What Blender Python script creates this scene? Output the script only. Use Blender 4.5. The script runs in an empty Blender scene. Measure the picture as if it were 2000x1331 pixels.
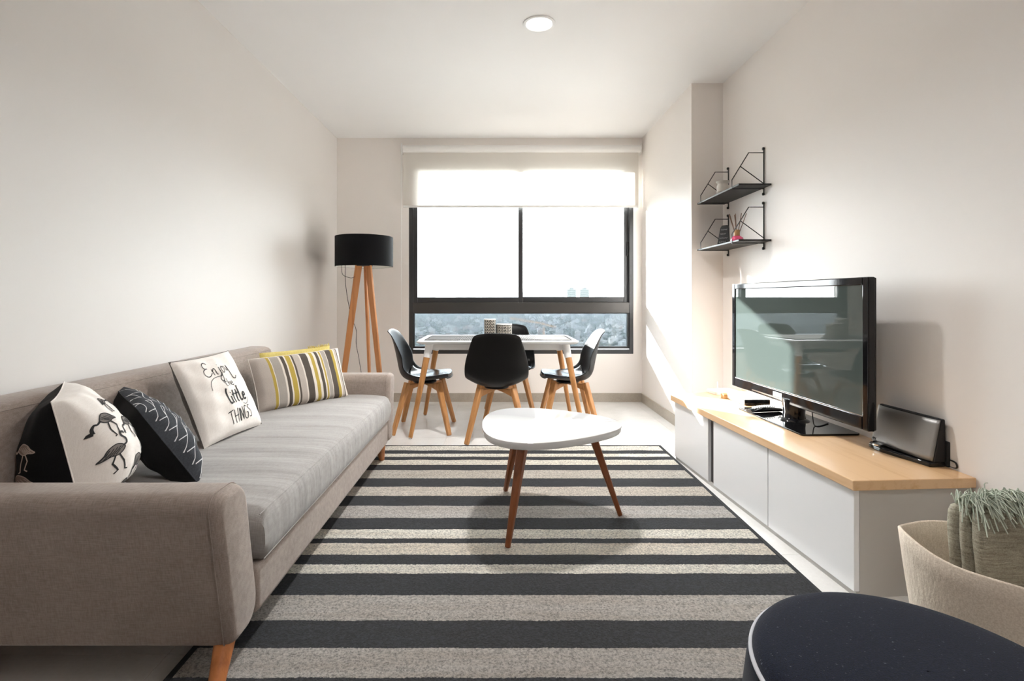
import bpy, bmesh, math, random
from mathutils import Vector, Matrix, Quaternion
random.seed(7)
S = bpy.context.scene
COL = S.collection
PI = math.pi

# ------------------------------------------------------------------ camera, sky, sun, exposure
cam_d = bpy.data.cameras.new('camera'); cam = bpy.data.objects.new('camera', cam_d); COL.objects.link(cam)
cam.location = (0, 0, 1.08); cam.rotation_euler = (PI / 2, 0, 0)
cam_d.sensor_width = 36; cam_d.lens = 18.0
cam_d.shift_x = 0.0135; cam_d.shift_y = -0.04175
cam_d.clip_start = 0.02; cam_d.clip_end = 20000
S.camera = cam

w = bpy.data.worlds.new('sky'); S.world = w; w.use_nodes = True
bgn = w.node_tree.nodes['Background']
bgn.inputs['Color'].default_value = (0.93, 0.97, 1.0, 1); bgn.inputs['Strength'].default_value = 10.5

SUN_DIR = Vector((0.86, -1.0, -0.455)).normalized()
sun_d = bpy.data.lights.new('sun', 'SUN'); sun_d.energy = 18; sun_d.angle = math.radians(0.7); sun_d.color = (1, 0.985, 0.965)
sun = bpy.data.objects.new('sun', sun_d); COL.objects.link(sun)
sun.rotation_euler = SUN_DIR.to_track_quat('-Z', 'Y').to_euler(); sun.location = (-40, 60, 40)

S.view_settings.view_transform = 'Standard'; S.view_settings.look = 'None'
S.view_settings.gamma = 1; S.view_settings.use_curve_mapping = False
S.view_settings.exposure = 1.08
cy = S.cycles
cy.max_bounces = 14; cy.diffuse_bounces = 8; cy.glossy_bounces = 6; cy.transparent_max_bounces = 16; cy.transmission_bounces = 6
cy.use_denoising = True; cy.sample_clamp_indirect = 7; cy.blur_glossy = 0.2
cy.volume_bounces = 0

# ------------------------------------------------------------------ materials
def lin(h):
    if not isinstance(h, str): return (*h[:3], 1)
    h = h.lstrip('#'); o = []
    for i in (0, 2, 4):
        c = int(h[i:i + 2], 16) / 255
        o.append(c / 12.92 if c <= 0.04045 else ((c + 0.055) / 1.055) ** 2.4)
    return (*o, 1)

class NT:
    def __init__(s, m):
        m.use_nodes = True; s.t = m.node_tree; s.n = s.t.nodes; s.b = s.n['Principled BSDF']; s.out = s.n['Material Output']
    def new(s, typ, **kw):
        n = s.n.new(typ)
        for k, v in kw.items(): setattr(n, k, v)
        return n
    def link(s, a, b): s.t.links.new(a, b)
    def math(s, op, a, b=None, c=None):
        n = s.new('ShaderNodeMath', operation=op)
        for i, x in enumerate((a, b, c)):
            if x is None: continue
            if isinstance(x, (int, float)): n.inputs[i].default_value = x
            else: s.link(x, n.inputs[i])
        return n.outputs[0]
    def coord(s, scale=(1, 1, 1), rot=(0, 0, 0), out='Object'):
        tc = s.new('ShaderNodeTexCoord'); mp = s.new('ShaderNodeMapping')
        mp.inputs['Scale'].default_value = scale; mp.inputs['Rotation'].default_value = rot
        s.link(tc.outputs[out], mp.inputs['Vector']); return mp.outputs['Vector']
    def noise(s, vec, scale=5, detail=3, rough=0.5):
        n = s.new('ShaderNodeTexNoise'); n.inputs['Scale'].default_value = scale
        n.inputs['Detail'].default_value = detail; n.inputs['Roughness'].default_value = rough
        s.link(vec, n.inputs['Vector']); return n.outputs['Fac']
    def ramp(s, fac, stops, interp='LINEAR'):
        r = s.new('ShaderNodeValToRGB'); e = r.color_ramp.elements; r.color_ramp.interpolation = interp
        while len(e) < len(stops): e.new(0.5)
        for i, (p, c) in enumerate(stops):
            e[i].position = p; e[i].color = c
        s.link(fac, r.inputs['Fac']); return r.outputs['Color']
    def mix(s, fac, a, b, blend='MIX'):
        n = s.new('ShaderNodeMix', data_type='RGBA', blend_type=blend)
        for sock, x in ((n.inputs[0], fac), (n.inputs[6], a), (n.inputs[7], b)):
            if isinstance(x, (int, float, tuple)): sock.default_value = x
            else: s.link(x, sock)
        return n.outputs[2]
    def bump(s, h, strength=0.2, dist=0.01, normal=None):
        b = s.new('ShaderNodeBump'); b.inputs['Strength'].default_value = strength; b.inputs['Distance'].default_value = dist
        s.link(h, b.inputs['Height'])
        if normal is not None: s.link(normal, b.inputs['Normal'])
        s.link(b.outputs['Normal'], s.b.inputs['Normal']); return b.outputs['Normal']

def mat(name, col, rough=0.5, metal=0.0, spec=0.5, coat=0.0):
    m = bpy.data.materials.new(name); t = NT(m); b = t.b
    c = lin(col) if isinstance(col, str) else (*col, 1)
    b.inputs['Base Color'].default_value = c; b.inputs['Roughness'].default_value = rough
    b.inputs['Metallic'].default_value = metal; b.inputs['Specular IOR Level'].default_value = spec
    b.inputs['Coat Weight'].default_value = coat; b.inputs['Coat Roughness'].default_value = 0.05
    m['nt'] = 0
    return m
def paint(name, col, rough=0.6, bump=0.06, var=0.03, scale=60):
    m = mat(name, col, rough); t = NT(m); v = t.coord()
    c = lin(col); n = t.noise(v, 1.3, 2)
    t.link(t.mix(n, tuple(x * (1 - var) for x in c[:3]) + (1,), tuple(min(1, x * (1 + var)) for x in c[:3]) + (1,)), t.b.inputs['Base Color'])
    t.bump(t.noise(v, scale, 3), bump, 0.004); return m
def wood(name, c1, c2, axis=2, rough=0.35, s=14, coat=0.0):
    m = mat(name, c1, rough, coat=coat); t = NT(m)
    sc = [s, s, s]; sc[axis] = s * 0.07
    v = t.coord(tuple(sc)); n = t.noise(v, 2.2, 5, 0.62)
    t.link(t.ramp(n, [(0.3, lin(c2)), (0.5, lin(c1)), (0.72, lin(c2) if False else lin(c1))]), t.b.inputs['Base Color'])
    t.bump(n, 0.08, 0.003); return m
def fabric(name, c1, c2, scale=900, rough=0.9, bump=0.25, sheen=0.2, wr=None):
    m = mat(name, c1, rough, spec=0.15); t = NT(m); v = t.coord()
    a = t.noise(t.coord((scale * .1, scale, scale)), 1, 2); b = t.noise(t.coord((scale, scale * .12, scale * .12)), 1, 2)
    f = t.math('MULTIPLY', t.math('ADD', a, b), 0.5)
    f2 = t.math('ADD', t.math('MULTIPLY', f, 0.8), t.math('MULTIPLY', t.noise(v, 7, 2), 0.2))
    t.link(t.ramp(f2, [(0.36, lin(c2)), (0.62, lin(c1))]), t.b.inputs['Base Color'])
    t.b.inputs['Sheen Weight'].default_value = sheen
    nrm = t.bump(f, bump, 0.002)
    if wr: 
        t.bump(t.noise(t.coord(wr[0]), 1, 2), wr[1], wr[2], nrm)
    return m
def felt(name, c1, c2, scale=500, dots=None):
    m = mat(name, c1, 0.95, spec=0.1); t = NT(m); v = t.coord()
    f = t.noise(v, scale, 3, 0.7); col = t.ramp(f, [(0.38, lin(c2)), (0.62, lin(c1))])
    if dots:
        d = t.noise(v, 170, 2, 0.6); col = t.mix(t.ramp(d, [(0.68, (0, 0, 0, 1)), (0.78, (.5, .5, .5, 1))]), col, lin(dots))
    t.link(col, t.b.inputs['Base Color']); t.b.inputs['Sheen Weight'].default_value = 0.08
    t.bump(f, 0.4, 0.003); return m

M = {}
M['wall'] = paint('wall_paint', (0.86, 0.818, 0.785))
M['wall_left_dim'] = paint('left_wall_dimmed', (0.725, 0.70, 0.68))  # same paint as the other walls, darkened to offset the light here
M['ceiling'] = paint('ceiling_paint', (0.86, 0.858, 0.86), bump=0.03)
M['sofa'] = fabric('taupe_linen', '#a4978f', '#887c75', 420)
M['seat'] = fabric('taupe_linen_seat', '#a29f9d', '#8f8c89', 420, wr=((1.3, 14, 3), 0.42, 0.02))
M['leg_wood'] = wood('orange_beech', '#b9733f', '#9c5a2c', 2, 0.4)
M['chair_wood'] = wood('beech', '#c08a55', '#a3703f', 2, 0.38)
M['lamp_wood'] = wood('lamp_beech', '#c98a56', '#ad6d3c', 2, 0.4)
M['walnut'] = wood('walnut', '#8a4f2c', '#69381c', 2, 0.35)
M['oak'] = wood('oak_top', '#e2bd93', '#d3a877', 1, 0.28, 9, coat=0.25)
M['white_gloss'] = mat('white_lacquer', (0.72, 0.725, 0.73), 0.05, spec=0.6)
M['white_satin'] = mat('white_satin', (0.82, 0.82, 0.82), 0.35)
M['white_plastic'] = mat('white_plastic', (0.80, 0.79, 0.77), 0.4)
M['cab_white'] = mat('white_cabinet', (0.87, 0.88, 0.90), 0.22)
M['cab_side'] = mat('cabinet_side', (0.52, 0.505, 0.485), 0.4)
M['black_plastic'] = mat('black_shell', (0.004, 0.004, 0.0045), 0.38, spec=0.25)
M['black_leather'] = mat('black_leather', (0.008, 0.008, 0.010), 0.2, spec=0.7)
M['black_gloss'] = mat('black_gloss', (0.006, 0.006, 0.007), 0.06, spec=0.4)
M['black_metal'] = mat('black_metal', (0.012, 0.012, 0.012), 0.45)
M['black_matte'] = mat('black_matte', (0.014, 0.014, 0.016), 0.85)
M['chrome'] = mat('chrome', (0.75, 0.75, 0.75), 0.15, 1.0)
M['shade_out'] = fabric('black_shade', '#17181b', '#0e0e10', 700, bump=0.1, sheen=0.05)
M['shade_in'] = mat('shade_lining', (0.82, 0.82, 0.80), 0.7)
M['alu'] = mat('dark_aluminium', (0.055, 0.057, 0.06), 0.32, 0.35)
M['alu2'] = mat('lit_transom_aluminium', (0.075, 0.072, 0.07), 0.3, 0.35)  # frame aluminium lightened and browned to paint in light on the transom
M['cord'] = mat('cord', (0.01, 0.01, 0.01), 0.6)
M['navy'] = felt('navy_felt', '#171c2e', '#0c0f18', 420, dots='#7c8490')
M['piping'] = mat('grey_piping', '#b9bac0', 0.85)
M['navy_side'] = felt('navy_side', '#191d2a', '#0f121a', 420)

def glass_mat(nm, tint):
    m = bpy.data.materials.new(nm); t = NT(m); t.n.remove(t.b)
    tr = t.new('ShaderNodeBsdfTransparent'); tr.inputs['Color'].default_value = tint
    gl = t.new('ShaderNodeBsdfGlossy'); gl.inputs['Roughness'].default_value = 0.0
    fr = t.new('ShaderNodeFresnel'); fr.inputs['IOR'].default_value = 1.35
    mx = t.new('ShaderNodeMixShader'); t.link(fr.outputs[0], mx.inputs[0]); t.link(tr.outputs[0], mx.inputs[1]); t.link(gl.outputs[0], mx.inputs[2])
    t.link(mx.outputs[0], t.out.inputs['Surface']); return m
M['glass'] = glass_mat('window_glass', (0.97, 0.985, 0.98, 1)); M['glass_dim'] = glass_mat('view_dimming_glass', (0.375, 0.40, 0.415, 1))  # lower pane darkened only to dim the bright city view
def blind_mat():
    m = bpy.data.materials.new('screen_fabric'); t = NT(m); t.n.remove(t.b)
    tr = t.new('ShaderNodeBsdfTransparent'); tr.inputs['Color'].default_value = (1, .985, .96, 1)
    di = t.new('ShaderNodeBsdfDiffuse'); di.inputs['Color'].default_value = (.78, .74, .69, 1)
    tl = t.new('ShaderNodeBsdfTranslucent'); tl.inputs['Color'].default_value = (.6, .56, .5, 1)
    m1 = t.new('ShaderNodeMixShader'); m1.inputs[0].default_value = 0.24; t.link(di.outputs[0], m1.inputs[1]); t.link(tl.outputs[0], m1.inputs[2])
    mx = t.new('ShaderNodeMixShader'); mx.inputs[0].default_value = 0.014; t.link(m1.outputs[0], mx.inputs[1]); t.link(tr.outputs[0], mx.inputs[2])
    t.link(mx.outputs[0], t.out.inputs['Surface']); return m
M['blind'] = blind_mat()
def stone(name, c1, c2, rough=0.25, sc=3):
    m = mat(name, c1, rough); t = NT(m)
    tc = t.new('ShaderNodeNewGeometry'); mp = t.new('ShaderNodeMapping'); mp.inputs['Scale'].default_value = (sc, sc, sc)
    t.link(tc.outputs['Position'], mp.inputs['Vector']); v = mp.outputs['Vector']
    n = t.math('ADD', t.math('MULTIPLY', t.noise(v, 1.4, 6, 0.65), 0.7), t.math('MULTIPLY', t.noise(v, 30, 3), 0.3))
    t.link(t.ramp(n, [(0.35, lin(c2)), (0.65, lin(c1))]), t.b.inputs['Base Color']); t.bump(n, 0.03, 0.002); return m
M['tile'] = stone('floor_stone', '#dddcda', '#d0cfcc', 0.16)
M['grout'] = mat('grout', '#b0aaa2', 0.9)
M['skirting'] = stone('skirting_stone', '#b4aca1', '#a0978b', 0.35)

# ------------------------------------------------------------------ mesh builder
class MB:
    def __init__(s): s.v = []; s.f = []; s.mi = []; s.cur = 0
    def add(s, vs, fs):
        o = len(s.v); s.v += [tuple(x) for x in vs]; s.f += [tuple(i + o for i in f) for f in fs]; s.mi += [s.cur] * len(fs); return s
    def box(s, x0, x1, y0, y1, z0, z1, mtx=None):
        vs = [Vector((x, y, z)) for z in (z0, z1) for y in (y0, y1) for x in (x0, x1)]
        if mtx: vs = [mtx @ v for v in vs]
        return s.add(vs, [(0, 2, 3, 1), (4, 5, 7, 6), (0, 1, 5, 4), (2, 6, 7, 3), (0, 4, 6, 2), (1, 3, 7, 5)])
    def prism(s, poly, z0, z1):
        n = len(poly); vs = [(x, y, z0) for x, y in poly] + [(x, y, z1) for x, y in poly]
        return s.add(vs, [tuple(range(n))[::-1], tuple(range(n, 2 * n))] + [(i, (i + 1) % n, n + (i + 1) % n, n + i) for i in range(n)])
    def loft(s, rings, cap=True, closed=True):
        n = len(rings[0]); vs = [p for r in rings for p in r]; fs = []
        for k in range(len(rings) - 1):
            for i in range(n if closed else n - 1):
                j = (i + 1) % n; fs.append((k * n + i, k * n + j, (k + 1) * n + j, (k + 1) * n + i))
        if cap: fs += [tuple(range(n))[::-1], tuple((len(rings) - 1) * n + i for i in range(n))]
        return s.add(vs, fs)
    def lathe(s, prof, n=32, c=(0, 0, 0), cap=True):
        return s.loft([[(c[0] + r * math.cos(2 * PI * i / n), c[1] + r * math.sin(2 * PI * i / n), c[2] + z) for i in range(n)] for r, z in prof], cap)
    def bar(s, p0, p1, r0, r1=None, n=12, sq=None, up=None):
        """round bar, or rectangular when sq=(w,h) at p0 and r1=(w,h) at p1"""
        p0, p1 = Vector(p0), Vector(p1); d = (p1 - p0).normalized()
        ref = Vector(up) if up else (Vector((0, 0, 1)) if abs(d.z) < 0.95 else Vector((1, 0, 0)))
        a = d.cross(ref).normalized(); b = a.cross(d)
        if sq:
            w1 = r1 or sq; rings = []
            for p, (ww, hh) in ((p0, sq), (p1, w1)):
                rings.append([p + a * x * ww / 2 + b * y * hh / 2 for x, y in ((-1, -1), (1, -1), (1, 1), (-1, 1))])
        else:
            r1 = r0 if r1 is None else r1
            rings = [[p + (a * math.cos(2 * PI * i / n) + b * math.sin(2 * PI * i / n)) * r for i in range(n)] for p, r in ((p0, r0), (p1, r1))]
        return s.loft(rings)
    def tube(s, pts, r, n=8, closed=False):
        pts = [Vector(p) for p in pts]; rings = []; N = len(pts); prev = None
        for i, p in enumerate(pts):
            q0 = pts[(i - 1) % N] if closed else pts[max(i - 1, 0)]; q1 = pts[(i + 1) % N] if closed else pts[min(i + 1, N - 1)]
            d = (q1 - q0); d = d.normalized() if d.length > 1e-9 else Vector((0, 0, 1))
            if prev is None: a = d.cross(Vector((0.13, 0.31, 0.94))).normalized()
            else: a = (prev - d * prev.dot(d)).normalized()
            prev = a; b = d.cross(a)
            rings.append([p + (a * math.cos(2 * PI * k / n) + b * math.sin(2 * PI * k / n)) * r for k in range(n)])
        if closed: rings.append(rings[0]); return s.loft(rings, False)
        return s.loft(rings)
    def grid(s, fn, nu, nv):
        vs = [fn(i / nu, j / nv) for j in range(nv + 1) for i in range(nu + 1)]
        return s.add(vs, [(j * (nu + 1) + i, j * (nu + 1) + i + 1, (j + 1) * (nu + 1) + i + 1, (j + 1) * (nu + 1) + i) for j in range(nv) for i in range(nu)])
    def build(s, name, m, parent=None, smooth=True, bevel=0, seg=2, sub=0, solid=0, loc=None, merge=False, ang=40, fix=True):
        me = bpy.data.meshes.new(name); me.from_pydata(s.v, [], s.f); 
        for mm in (m if isinstance(m, (list, tuple)) else [m]): me.materials.append(M[mm] if isinstance(mm, str) else mm)
        if len(set(s.mi)) > 1: me.polygons.foreach_set('material_index', s.mi)
        bm = bmesh.new(); bm.from_mesh(me)
        if merge: bmesh.ops.remove_doubles(bm, verts=bm.verts, dist=1e-5)
        if fix: bmesh.ops.recalc_face_normals(bm, faces=bm.faces)
        for f in bm.faces: f.smooth = smooth
        if smooth:
            for e in bm.edges:
                if len(e.link_faces) == 2 and e.calc_face_angle(0) > math.radians(ang): e.smooth = False
        bm.to_mesh(me); bm.free()
        o = bpy.data.objects.new(name, me); COL.objects.link(o)
        if parent is not None: o.parent = parent
        if loc: o.location = loc
        if bevel:
            b = o.modifiers.new('bevel', 'BEVEL'); b.width = bevel; b.segments = seg; b.limit_method = 'ANGLE'; b.angle_limit = 0.6
        if solid:
            b = o.modifiers.new('solid', 'SOLIDIFY'); b.thickness = abs(solid); b.offset = 0 if solid > 0 else 1
        if sub:
            b = o.modifiers.new('sub', 'SUBSURF'); b.levels = sub; b.render_levels = sub
        return o

def tag(o, label=None, cat=None, group=None, kind=None):
    if label: o['label'] = label
    if cat: o['category'] = cat
    if group: o['group'] = group
    if kind: o['kind'] = kind
    return o
def thing(name, label, cat, loc=(0, 0, 0), rz=0, group=None):
    o = bpy.data.objects.new(name, None); COL.objects.link(o); o.location = loc; o.rotation_euler = (0, 0, rz); o.empty_display_size = 0.1
    return tag(o, label, cat, group)
def struct(o): o['kind'] = 'structure'; return o
def copy_tree(o, parent=None):
    c = o.copy(); COL.objects.link(c)
    if parent is not None: c.parent = parent
    for ch in list(o.children): copy_tree(ch, c)
    return c
def smoothpath(pts, n=8):
    pts = [Vector(p) for p in pts]; out = []
    for i in range(len(pts) - 1):
        p0 = pts[max(i - 1, 0)]; p1 = pts[i]; p2 = pts[i + 1]; p3 = pts[min(i + 2, len(pts) - 1)]
        for k in range(n):
            t = k / n
            out.append(0.5 * ((2 * p1) + (-p0 + p2) * t + (2 * p0 - 5 * p1 + 4 * p2 - p3) * t * t + (-p0 + 3 * p1 - 3 * p2 + p3) * t ** 3))
    out.append(pts[-1]); return out

# ------------------------------------------------------------------ room shell
XL, XR, XP, YB, YP, H, YR = -1.676, 1.739, 1.495, 5.32, 3.96, 2.74, -1.5
WX0, WX1, WZ0, WZ1 = -0.927, 1.405, 0.497, 2.55
struct(MB().box(XL - .2, XL, YR, YB + .2, -.1, H).build('wall_left', 'wall_left_dim', smooth=False))
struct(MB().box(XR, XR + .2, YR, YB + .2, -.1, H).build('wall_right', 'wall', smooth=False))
struct(MB().box(XP, XR, YP, YB, 0, H).build('wall_pillar', 'wall', smooth=False))
b = MB(); y0, y1 = YB, YB + .2
b.box(XL, WX0, y0, y1, -.1, H); b.box(WX1, XR, y0, y1, -.1, H); b.box(WX0, WX1, y0, y1, -.1, WZ0); b.box(WX0, WX1, y0, y1, WZ1, H)
struct(b.build('wall_back', 'wall', smooth=False))
M['rear_dark'] = wood('dark_rear_wall', '#6b4a33', '#523624', 2, 0.5, 6)  # unseen rear wall, set close and invented dark to soak up bounced light
struct(MB().box(XL, XR, YR - .2, YR, -.1, H).build('wall_rear', 'rear_dark', smooth=False))
# ceiling with a round hole for the downlight
LX, LY, LR = 0.248, 3.10, 0.082
b = MB(); n = 48
ring = [(LX + LR * math.cos(2 * PI * i / n), LY + LR * math.sin(2 * PI * i / n), H) for i in range(n)]
sq = []
for i in range(n):
    a = 2 * PI * i / n; c, s_ = math.cos(a), math.sin(a); k = 0.3 / max(abs(c), abs(s_)); sq.append((LX + c * k, LY + s_ * k, H))
b.loft([ring, sq], cap=False)
x0, x1, ya, yb = LX - .3, LX + .3, LY - .3, LY + .3
for bx in ((XL, x0, YR, YB), (x1, XR, YR, YB), (x0, x1, YR, ya), (x0, x1, yb, YB)):
    b.add([(bx[0], bx[2], H), (bx[1], bx[2], H), (bx[1], bx[3], H), (bx[0], bx[3], H)], [(0, 1, 2, 3)])
b.box(XL - .2, XR + .2, YR - .2, YB + .2, H + .12, H + .3)
b.loft([[(p[0], p[1], H) for p in ring], [(p[0], p[1], H + .12) for p in ring]], cap=False)
struct(b.build('ceiling', 'ceiling', smooth=False, fix=False))

# floor: grout slab with a stone tile per piece
fl = struct(MB().box(XL - .1, XR + .1, YR - .2, YB + .1, -.1, -.0015).build('floor', 'grout', smooth=False))
xj = [XL, -1.0, -0.4, 0.2, 0.8, 1.4, XR]
yj = [YR]; y = -1.45
while y < YB - .05: yj.append(y); y += 0.6
yj.append(YB)
tile_me = {}
for i in range(len(xj) - 1):
    for j in range(len(yj) - 1):
        g = 0.0009; wx, wy = xj[i + 1] - xj[i] - 2 * g, yj[j + 1] - yj[j] - 2 * g
        key = (round(wx, 4), round(wy, 4))
        if key not in tile_me:
            o = MB().box(-wx / 2, wx / 2, -wy / 2, wy / 2, -.01, 0).build('tile', 'tile', fl, smooth=False); tile_me[key] = o.data
        else:
            o = bpy.data.objects.new('tile', tile_me[key]); COL.objects.link(o); o.parent = fl
        o.location = ((xj[i] + xj[i + 1]) / 2, (yj[j] + yj[j + 1]) / 2, 0)

# skirting
bh, bt = 0.09, 0.012
struct(MB().box(XL, XP, YB - bt, YB, 0, bh).build('baseboard_back', 'skirting', smooth=False, bevel=.002))
struct(MB().box(XP - bt, XP, YP - bt, YB - bt, 0, bh).build('baseboard_pillar', 'skirting', smooth=False, bevel=.002))
struct(MB().box(XP, XR, YP - bt, YP, 0, bh).build('baseboard_pillar_front', 'skirting', smooth=False, bevel=.002))
struct(MB().box(XL, XL + bt, YR, YB - bt, 0, bh).build('baseboard_left', 'skirting', smooth=False, bevel=.002))
struct(MB().box(XR - bt, XR, YR, YP - bt, 0, bh).build('baseboard_right', 'skirting', smooth=False, bevel=.002))

# ------------------------------------------------------------------ window
def wx(p): return (p - 973) / 188.0
def wz(p): return 1.08 + (582 - p) / 188.0
win = bpy.data.objects.new('window_1', None); COL.objects.link(win); struct(win); win.location = (0, YB, 0)
def frame(name, x0, x1, z0, z1, tl, tr, tb, tt, y0, y1, m='alu'):
    b = MB(); b.box(x0, x0 + tl, y0, y1, z0, z1); b.box(x1 - tr, x1, y0, y1, z0, z1)
    b.box(x0 + tl, x1 - tr, y0, y1, z0, z0 + tb); b.box(x0 + tl, x1 - tr, y0, y1, z1 - tt, z1)
    return b.build(name, m, win, smooth=False, bevel=.003)
frame('outer_frame', WX0, WX1, WZ0, WZ1, .042, .042, .045, .05, 0.0, .10)
MB().box(WX0 + .042, WX1 - .042, -.004, .10, wz(612), wz(591)).build('transom', 'alu2', win, smooth=False, bevel=.004)
l = frame('sliding_sash', wx(806), wx(1021.5), wz(591), wz(314), .048, .048, .053, .09, .012, .045)
r = frame('sliding_sash', wx(1013), wx(1230), wz(591), wz(314), .045, .048, .058, .075, .05, .085)
lo = frame('lower_sash', wx(806), wx(1229.5), wz(682), wz(612), .016, .02, .026, .006, .02, .06)
def pane(x0, x1, z0, z1, y, par, m='glass'):
    MB().box(x0, x1, y, y + .006, z0, z1).build('glass_pane', m, par, smooth=False)
pane(wx(811), wx(1016), wz(585), wz(326), .027, l); pane(wx(1018), wx(1225), wz(585), wz(324), .066, r); pane(wx(808), wx(1227), wz(679), wz(612), .04, lo, 'glass_dim')
b = MB(); b.box(wx(1225.5), wx(1229.5), .035, .05, wz(499), wz(472)); b.box(wx(1226.6), wx(1228.4), .022, .05, wz(491), wz(480))
b.build('latch', 'black_metal', win, smooth=False, bevel=.002)
# roller blind
bl = thing('roller_blind', 'cream roller blind half lowered over the window', 'blind', (0, YB, 0))
k = 5.25 / 1000
bx0, bx1 = (787 - 973) * k, (1248 - 973) * k; bzt, bzb = 1.08 + (582 - 290) * k, 1.08 + (582 - 401) * k
MB().bar((bx0 - .005, -.05, bzt), (bx1 + .02, -.05, bzt), .038, n=24).build('roller_tube', 'white_plastic', bl)
def fab(u, v): return (bx0 + (bx1 - bx0) * u, -.052 + .002 * math.sin(u * 9), bzt + .0 + (bzb - bzt) * v)
MB().grid(fab, 24, 4).build('blind_fabric', 'blind', bl)
MB().box(bx0, bx1, -.06, -.045, bzb - .022, bzb).build('hem_bar', 'white_plastic', bl, bevel=.004)
for x in (bx0 - .014, bx1 + .022):
    MB().box(x - .004, x + .004, -.09, 0, bzt - .05, bzt + .05).build('bracket', 'white_plastic', bl, bevel=.003)
b = MB()
for dx in (-.010, .006): b.tube([(bx0 - .018 + dx * .6, -.05 - .012 * (dx > 0), z / 100) for z in range(int(bzt * 100), 76, -4)], .0022, 6)
b.build('pull_chain', 'white_plastic', bl)

# ceiling downlight
dl = thing('downlight', 'round white recessed downlight in the ceiling', 'ceiling light', (LX, LY, H))
MB().lathe([(.098, -.001), (.098, -.005), (.092, -.008), (.080, -.006), (.076, .004), (.074, .02), (.078, .02), (.082, 0)], 48, cap=False).build('trim_ring', 'white_satin', dl)
em = mat('lit_diffuser', (0.9, 0.9, 0.88), 0.5); em.node_tree.nodes['Principled BSDF'].inputs['Emission Color'].default_value = (1, .97, .92, 1); em.node_tree.nodes['Principled BSDF'].inputs['Emission Strength'].default_value = 2.0
MB().lathe([(.0005, .012), (.04, .013), (.0765, .016)], 48, cap=False).build('diffuser', em, dl)

ld = bpy.data.lights.new('downlight_lamp', 'SPOT'); ld.energy = 150; ld.color = (1, .97, .94); ld.spot_size = math.radians(122); ld.spot_blend = 1.0; ld.shadow_soft_size = .10
lo_ = bpy.data.objects.new('downlight_lamp', ld); COL.objects.link(lo_); lo_.parent = dl; lo_.location = (0, 0, -.012)

fill_dl = thing('downlight', 'unseen fill light added in the ceiling, nearer the pouf', 'ceiling light', (LX, .62, H - .014))  # fill lamp added out of view to brighten the near end
for ch_ in dl.children:
    c_ = ch_.copy(); COL.objects.link(c_); c_.parent = fill_dl
    if ch_.type == 'LIGHT': c_.data = ch_.data.copy(); c_.data.energy = 45; c_.data.spot_size = math.radians(150)

# ------------------------------------------------------------------ city outside
GZ = -62
mg = mat('city_ground', (0.20, 0.22, 0.20), 0.9); t = NT(mg)
t.link(t.ramp(t.noise(t.coord((.006, .006, .006)), 1, 6, .7), [(.35, (.03, .04, .035, 1)), (.6, (.09, .09, .09, 1))]), t.b.inputs['Base Color'])
struct(MB().lathe([(9000, 0), (.1, 0)], 48, cap=False).build('ground', mg, smooth=False, loc=(0, 0, GZ)))
mh = mat('hill', (0.062, 0.07, 0.076), 0.9)
def hillz(x):
    return GZ + max(0, 62 + 30 * math.sin(x * .0021 + 1) + 18 * math.sin(x * .0057) + 10 * math.sin(x * .013))
b = MB(); hx = [-2600 + 60 * i for i in range(88)]
b.loft([[(x, 5200, GZ - 1) for x in hx], [(x, 5400, (hillz(x) + GZ) / 2 + 10 * math.sin(x * .03)) for x in hx], [(x, 5600, hillz(x) + 14) for x in hx], [(x, 6200, GZ - 1) for x in hx]], cap=False, closed=False)
hl = b.build('distant_hills', mh); tag(hl, 'pale hazy hill ridge along the horizon beyond the city', 'hill', kind='structure')
CM = [mat('city_wall', c, .8) for c in ((.19, .19, .19), (.13, .13, .14), (.24, .235, .225), (.13, .105, .095), (.09, .095, .10))]
random.seed(21)
def lowrise(k):
    b = MB(); rnd = random.Random(k); W, D, Hh = rnd.uniform(7, 14), rnd.uniform(6, 10), rnd.uniform(4, 8)
    b.box(-W / 2, W / 2, -D / 2, D / 2, 0, Hh); b.box(-W / 2 - .3, W / 2 + .3, -D / 2 - .3, D / 2 + .3, Hh, Hh + .6)
    b.box(-W * .2, W * .15, -D * .2, D * .3, Hh + .6, Hh + 3)
    nb = max(2, int(W / 3))
    for fl_ in range(int(Hh / 3)):
        for i in range(nb):
            xx = -W / 2 + (i + .5) * W / nb; b.box(xx - .8, xx + .8, -D / 2 - .12, -D / 2, 1 + fl_ * 3, 2.4 + fl_ * 3)
    return b, (W, D, Hh)
low_src = []
for kx in range(8):
    b, dim = lowrise(kx); low_src.append((b, dim))
lowmesh = []
placed = 0; spots_b = [((1116 - 973) * 1.9, 1900, 24), ((1141 - 973) * 1.9, 1900, 24), ((1062 - 973) * .76, 760, 10)]
LOWL = 'small pale flat-roofed building in the hazy city below the window'
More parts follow.
